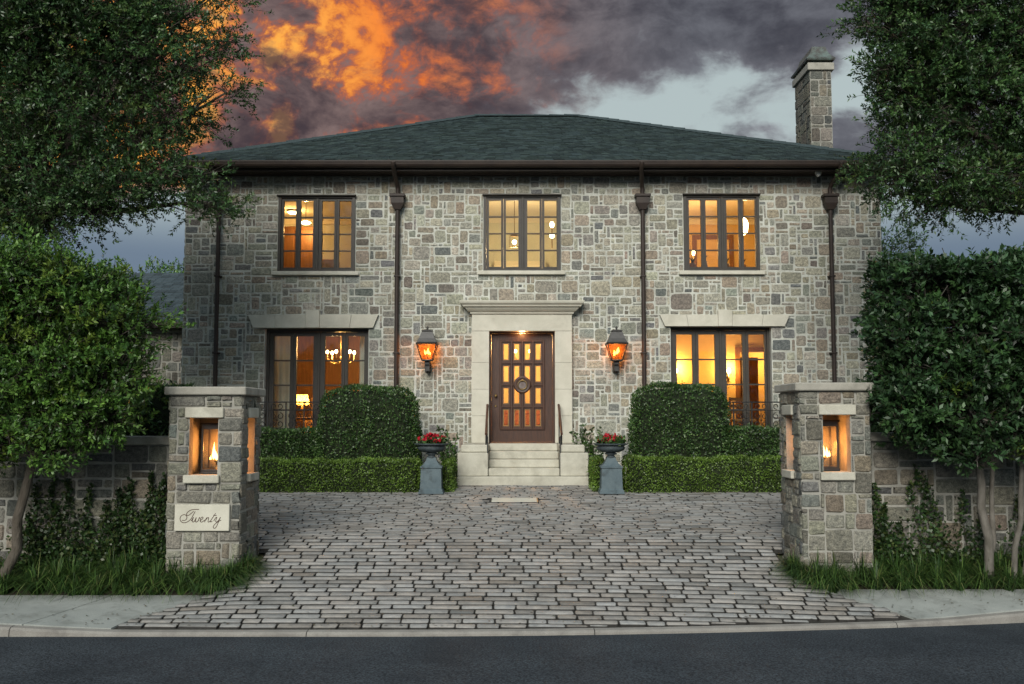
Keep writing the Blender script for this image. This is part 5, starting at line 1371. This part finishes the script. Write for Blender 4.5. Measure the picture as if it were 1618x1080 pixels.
topiary(-2.44, 17.25, .82, .55, GH, 2.51, 'rounded dark clipped bush in front of the dining room window', 207)
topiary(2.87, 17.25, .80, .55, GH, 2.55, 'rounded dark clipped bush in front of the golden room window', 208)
hedge(-9.5, -4.12, 12.3, 12.9, 2.40, 'tall dark hedge rising behind the ivy clad wall', 209, HDARK, 1500, .06, .035, group='tall hedges behind the garden walls', z0=.5, wob=.03)
hedge(4.15, 9.5, 12.3, 12.9, 2.35, 'tall dark hedge rising behind the right garden wall', 210, HDARK, 1400, .06, .035, group='tall hedges behind the garden walls', z0=.5, wob=.03)

# shrubby roses beside the steps
def rose(cx, cy, label, seed, lean):
    rng = random.Random(seed); nr = np.random.default_rng(seed)
    t = empty('climbing_shrub', (cx, cy, GH), label, 'shrub', 'loose shrubs beside the steps')
    st = MB(); PP = []
    for k in range(24):
        a = rng.uniform(0, 6.28); h = rng.uniform(.45, 1.05); sp = rng.uniform(.05, .30)
        e = Vector((cx + math.cos(a) * sp + lean * h * .12, cy + math.sin(a) * sp * .6, GH + h))
        pts = limb(st, (cx + rng.uniform(-.05, .05), cy, GH - .03), e, .008, .003, rng, .06, 6, 5)
        for q in range(40):
            u = rng.uniform(.18, 1) ** .8 * 6; i = min(5, int(u)); PP.append(pts[i].lerp(pts[i + 1], u - i))
    st.build('stems', 'bark', t)
    P = np.array(PP); N = unit(nr.normal(size=P.shape) + [0, -.3, .3])
    V, F, C = leaf_skin(nr, P, N, .065, .04, HDARK, .03); npmesh('foliage', 'leaf', V, F, C, t)
rose(-1.02, 17.75, 'loose leafy shrub beside the left cheek wall of the steps', 301, -1)
rose(1.42, 17.75, 'loose leafy shrub with tall shoots beside the right cheek wall of the steps', 302, -1)

# urns with red flowers
def urn(cx, side):
    cy = 16.22; z = gz(cx, cy) + .022
    where = 'left' if side < 0 else 'right'
    t = empty('garden_urn', (cx, cy, z), 'grey blue iron urn on a square pedestal, ' + ('left' if side < 0 else 'right') + ' of the front steps', 'urn', 'urns flanking the steps')
    p = MB(); q = [(.200, 0), (.200, .025), (.188, .035), (.188, .06), (.172, .075), (.160, .40), (.176, .412), (.176, .43), (.15, .445), (.115, .48), (.085, .53), (.068, .575)]
    vs = [(cx + sx * r, cy + sy * r, z + h) for r, h in q for sx, sy in ((-1, -1), (1, -1), (1, 1), (-1, 1))]; n = len(q)
    p.add(vs, [(i * 4 + k, i * 4 + (k + 1) % 4, (i + 1) * 4 + (k + 1) % 4, (i + 1) * 4 + k) for i in range(n - 1) for k in range(4)] + [(3, 2, 1, 0), tuple((n - 1) * 4 + k for k in range(4))], False)
    p.build('pedestal', 'urn_iron', t)
    MB().lathe([(.085, .57), (.072, .585), (.058, .60), (.058, .615), (.10, .625), (.10, .64), (.075, .65), (.15, .665), (.205, .695), (.225, .73), (.225, .745), (.215, .75), (.225, .765), (.245, .775), (.282, .785), (.285, .80), (.25, .80), (.235, .78), (.0, .775)],
               (cx, cy, z), 40, flute=.05, nfl=20, zr=(.655, .74)).build('bowl', 'bowl_iron', t)
    rng = random.Random(500 + side); nr = np.random.default_rng(500 + side)
    f = empty('geraniums', (cx, cy, z + .78), 'red geraniums crowding the rim of the urn ' + where + ' of the steps', 'flowers', 'flowers in the urns')
    MB().lathe([(.0, .774), (.232, .776), (.232, .788), (.0, .80)], (cx, cy, z), 20).build('soil', 'soil', f)
    m = 520; a = nr.uniform(0, 6.28, m); rr = .24 * np.sqrt(nr.random(m)); P = np.c_[cx + rr * np.cos(a), cy + rr * np.sin(a), z + .79 + nr.random(m) * .09]
    V, F, C = leaf_skin(nr, P, unit(nr.normal(size=(m, 3)) * .5 + [0, -.2, 1]), .055, .05, HDARK, .02); npmesh('foliage', 'leaf', V, F, C, f)
    for k in range(46):
        aa = rng.uniform(0, 6.28); r_ = .235 * math.sqrt(rng.random()); c = Vector((cx + r_ * math.cos(aa), cy + r_ * math.sin(aa), z + .84 + rng.uniform(0, .11) * (1.15 - r_ / .3)))
        h = MB()
        for q_ in range(16):
            d = Vector((rng.gauss(0, 1), rng.gauss(0, 1), rng.gauss(.3, 1))).normalized(); o = c + d * rng.uniform(.015, .034); u = d.orthogonal().normalized() * .017; v = d.cross(u)
            h.add([o - u, o - v + d * .004, o + u, o + v + d * .004], [(0, 1, 2, 3)], False)
        h.build('flower_head', 'petal', f)
urn(-1.30, -1); urn(1.60, 1)

# ornamental grass along the beds -----------------------------------
def grass(side, label, seed):
    nr = np.random.default_rng(seed); rows = []
    x = -9.5
    tuf = []
    xx = -2.74 if side < 0 else 2.92
    while abs(xx) < 9:                       # front rank of big arching clumps, then a rank behind
        for rank in range(3):
            yy = (10.50, 10.70, 10.92)[rank] + (.10 if side > 0 else 0) + nr.uniform(-.05, .05)
            x_ = xx + side * (rank * .11 + nr.uniform(-.06, .06))
            edge = xl(yy) if side < 0 else xr(yy)
            if abs(x_) < abs(edge) + .02 or (rank == 2 and abs(x_) < 3.95): continue
            tuf.append((x_, yy, nr.uniform(.8, 1.2)))
        xx += side * nr.uniform(.17, .26)
    for yy in (10.45, 10.55, 10.64, 10.72, 10.80, 10.88, 10.95):
        yy += .06 if side > 0 else 0
        tuf.append(((xl(yy) - .07) if side < 0 else (xr(yy) + .07), yy, nr.uniform(.8, 1.0)))
    tuf += [(-3.0, 10.5, .9), (-3.1, 10.48, .95), (-3.2, 10.52, 1.0), (-2.95, 10.56, .9)] if side < 0 else [(3.2, 10.62, .9), (3.3, 10.6, .95), (3.42, 10.62, 1.0)]
    tuf = np.array(tuf); nb = 150; n = len(tuf) * nb
    T = np.repeat(tuf, nb, 0); a = nr.uniform(0, 6.28, n); out = nr.random(n) ** .8; H = T[:, 2] * nr.uniform(.20, .36, n); reach = (.05 + .95 * out) * T[:, 2] * .44
    b0 = np.c_[T[:, 0] + .045 * np.cos(a) * nr.random(n), T[:, 1] + .045 * np.sin(a) * nr.random(n), np.zeros(n)]
    b0[:, 2] = [gz(p[0], p[1]) - .02 for p in b0]
    dirv = np.c_[np.cos(a), np.sin(a), np.zeros(n)]; sdv = np.c_[-np.sin(a), np.cos(a), np.zeros(n)]
    lv = []; ts = [0, .3, .6, .85, 1.0]
    for t in ts:
        p = b0 + dirv * (reach * t ** 1.5)[:, None] + np.array([0, 0, 1.0]) * (H * (t * 1.5 - (.45 + 1.1 * out) * t ** 2.3))[:, None]
        w = .0072 * (1 - t * .9); lv += [p - sdv * w, p + sdv * w]
    V = np.stack(lv, 1).reshape(-1, 3); k = len(ts) * 2; off = (np.arange(n) * k)[:, None]
    F = np.concatenate([off + np.array([2 * i, 2 * i + 1, 2 * i + 3, 2 * i + 2]) for i in range(len(ts) - 1)])
    pal = np.array([(.035, .078, .018), (.050, .100, .022), (.018, .042, .012), (.105, .175, .040), (.15, .17, .06)])
    C = pal[nr.choice(5, n, p=[.3, .26, .22, .16, .06])] * nr.uniform(.7, 1.3, (n, 1)); C = np.repeat(C, k, 0)
    o = npmesh('grass', 'blade', V, F, C, None, (0, 10.6, .2)); tag(o, label, 'grass', kind='stuff')
grass(-1, 'dark arching border grass along the foot of the plaque pillar and ivy wall', 401)
grass(1, 'dark arching border grass along the foot of the plain pillar and right wall', 402)

# ivy on the garden walls --------------------------------------------
IVY = [(.024, .052, .014), (.034, .068, .018), (.018, .040, .012), (.060, .080, .024)]
def ivy(xs, label, seed, lean=0.0, dens=1.0, yw=11.095, base_h=.35):
    rng = random.Random(seed); nr = np.random.default_rng(seed)
    cx = sum(x for x, h in xs) / len(xs)
    t = empty('ivy', (cx, yw - .03, gz(cx, yw - .05)), label, 'ivy', 'ivy climbing the garden walls')
    st = MB(); PP = []
    for x, h in xs:
        z0 = gz(x, yw - .05); pts = []; px = x
        for i in range(9):
            px += rng.uniform(-.025, .025) + lean * h / 9; pts.append(Vector((px, yw - .012 - rng.uniform(0, .01), z0 + h * i / 8)))
        st.tube(pts, [.007 - .0005 * i for i in range(9)], 5)
        for q in range(int(480 * h * dens)):
            u = rng.random() ** 1.35; i = min(7, int(u * 8)); p = pts[i].lerp(pts[i + 1], u * 8 - i)
            sp = .012 + .13 * max(0, 1 - u * 1.12) ** 1.0
            PP.append(p + Vector((rng.gauss(0, sp), -abs(rng.gauss(0, .02 + .05 * (1 - u))), rng.gauss(0, .025))))
    for k in range(int(1300 * dens)):
        x, h = rng.choice(xs); PP.append(Vector((x + rng.gauss(0, .12), yw - .02 - abs(rng.gauss(0, .09)), gz(x, 11) + abs(rng.gauss(0, base_h * .5)))))
    st.build('stems', 'bark', t)
    P = np.array(PP); N = unit(nr.normal(size=P.shape) * .35 + [0, -1, .2])
    V, F, C = leaf_skin(nr, P, N, .042, .034, IVY, .012); npmesh('foliage', 'leaf', V, F, C, t)
ivy([(-5.32, .55), (-5.2, .92), (-5.1, .98), (-4.97, .7), (-4.86, .98), (-4.74, .9), (-4.66, .55)], 'ivy climbing the wall nearest the leaning trunk', 601, .02, 1.0)
ivy([(-4.52, .72), (-4.42, .86), (-4.3, .82), (-4.18, .95), (-4.06, 1.02), (-3.98, .72), (-3.88, .98), (-3.79, .66)], 'ivy climbing the wall up against the plaque pillar', 602, .02, 1.25)
ivy([(3.96, .75), (4.03, .92), (4.1, .7), (4.16, .5)], 'ivy climbing the wall up against the plain pillar', 603, .0, .9)
ivy([(4.55, .95), (4.66, 1.12), (4.8, 1.02), (5.05, .85), (5.2, .6), (5.6, .8)], 'sparse ivy with bare leaning runners on the right wall', 604, -.16, .62)

# leaf litter blown along the kerb, sidewalk and drive
def litter():
    nr = np.random.default_rng(77); n = 420
    x = np.concatenate([nr.uniform(-7, -3.0, 130), nr.uniform(3.2, 7, 120), nr.uniform(-3.6, 4.0, 170)]); y = np.empty(n); z = np.empty(n)
    for i in range(n):
        if abs(x[i] - .1) > 3.0 and i < 250: y[i] = kerb_y(x[i]) + .16 + abs(nr.normal(0, .35)) % 1.0; z[i] = walk_z(y[i], x[i]) + .022
        elif i % 3: y[i] = kerb_y(x[i]) + .16 + nr.random() ** 2 * .5; z[i] = gz(x[i], y[i]) + .030
        else: y[i] = nr.uniform(9.6, 16); z[i] = gz(x[i], y[i]) + .030
    P = np.c_[x, y, z]; a = nr.uniform(0, 6.28, n); D = np.c_[np.cos(a), np.sin(a), nr.uniform(-.1, .25, n)]; N = unit(np.c_[nr.normal(0, .25, n), nr.normal(0, .25, n), np.ones(n)])
    N = unit(N - (N * D).sum(1, keepdims=True) * D)
    pal = np.array([(.10, .065, .03), (.06, .04, .02), (.14, .11, .05), (.05, .06, .02)]); C = pal[nr.integers(0, 4, n)]
    V, F, CC = leaf_quads(P, unit(D), N, nr.uniform(.02, .045, n), nr.uniform(.010, .02, n), C)
    o = npmesh('fallen_leaves', 'leaf', V, F, CC, None, (0, 9.6, .1)); tag(o, 'scattered brown fallen leaves along the kerb and sidewalk', 'leaves', kind='stuff')
litter()
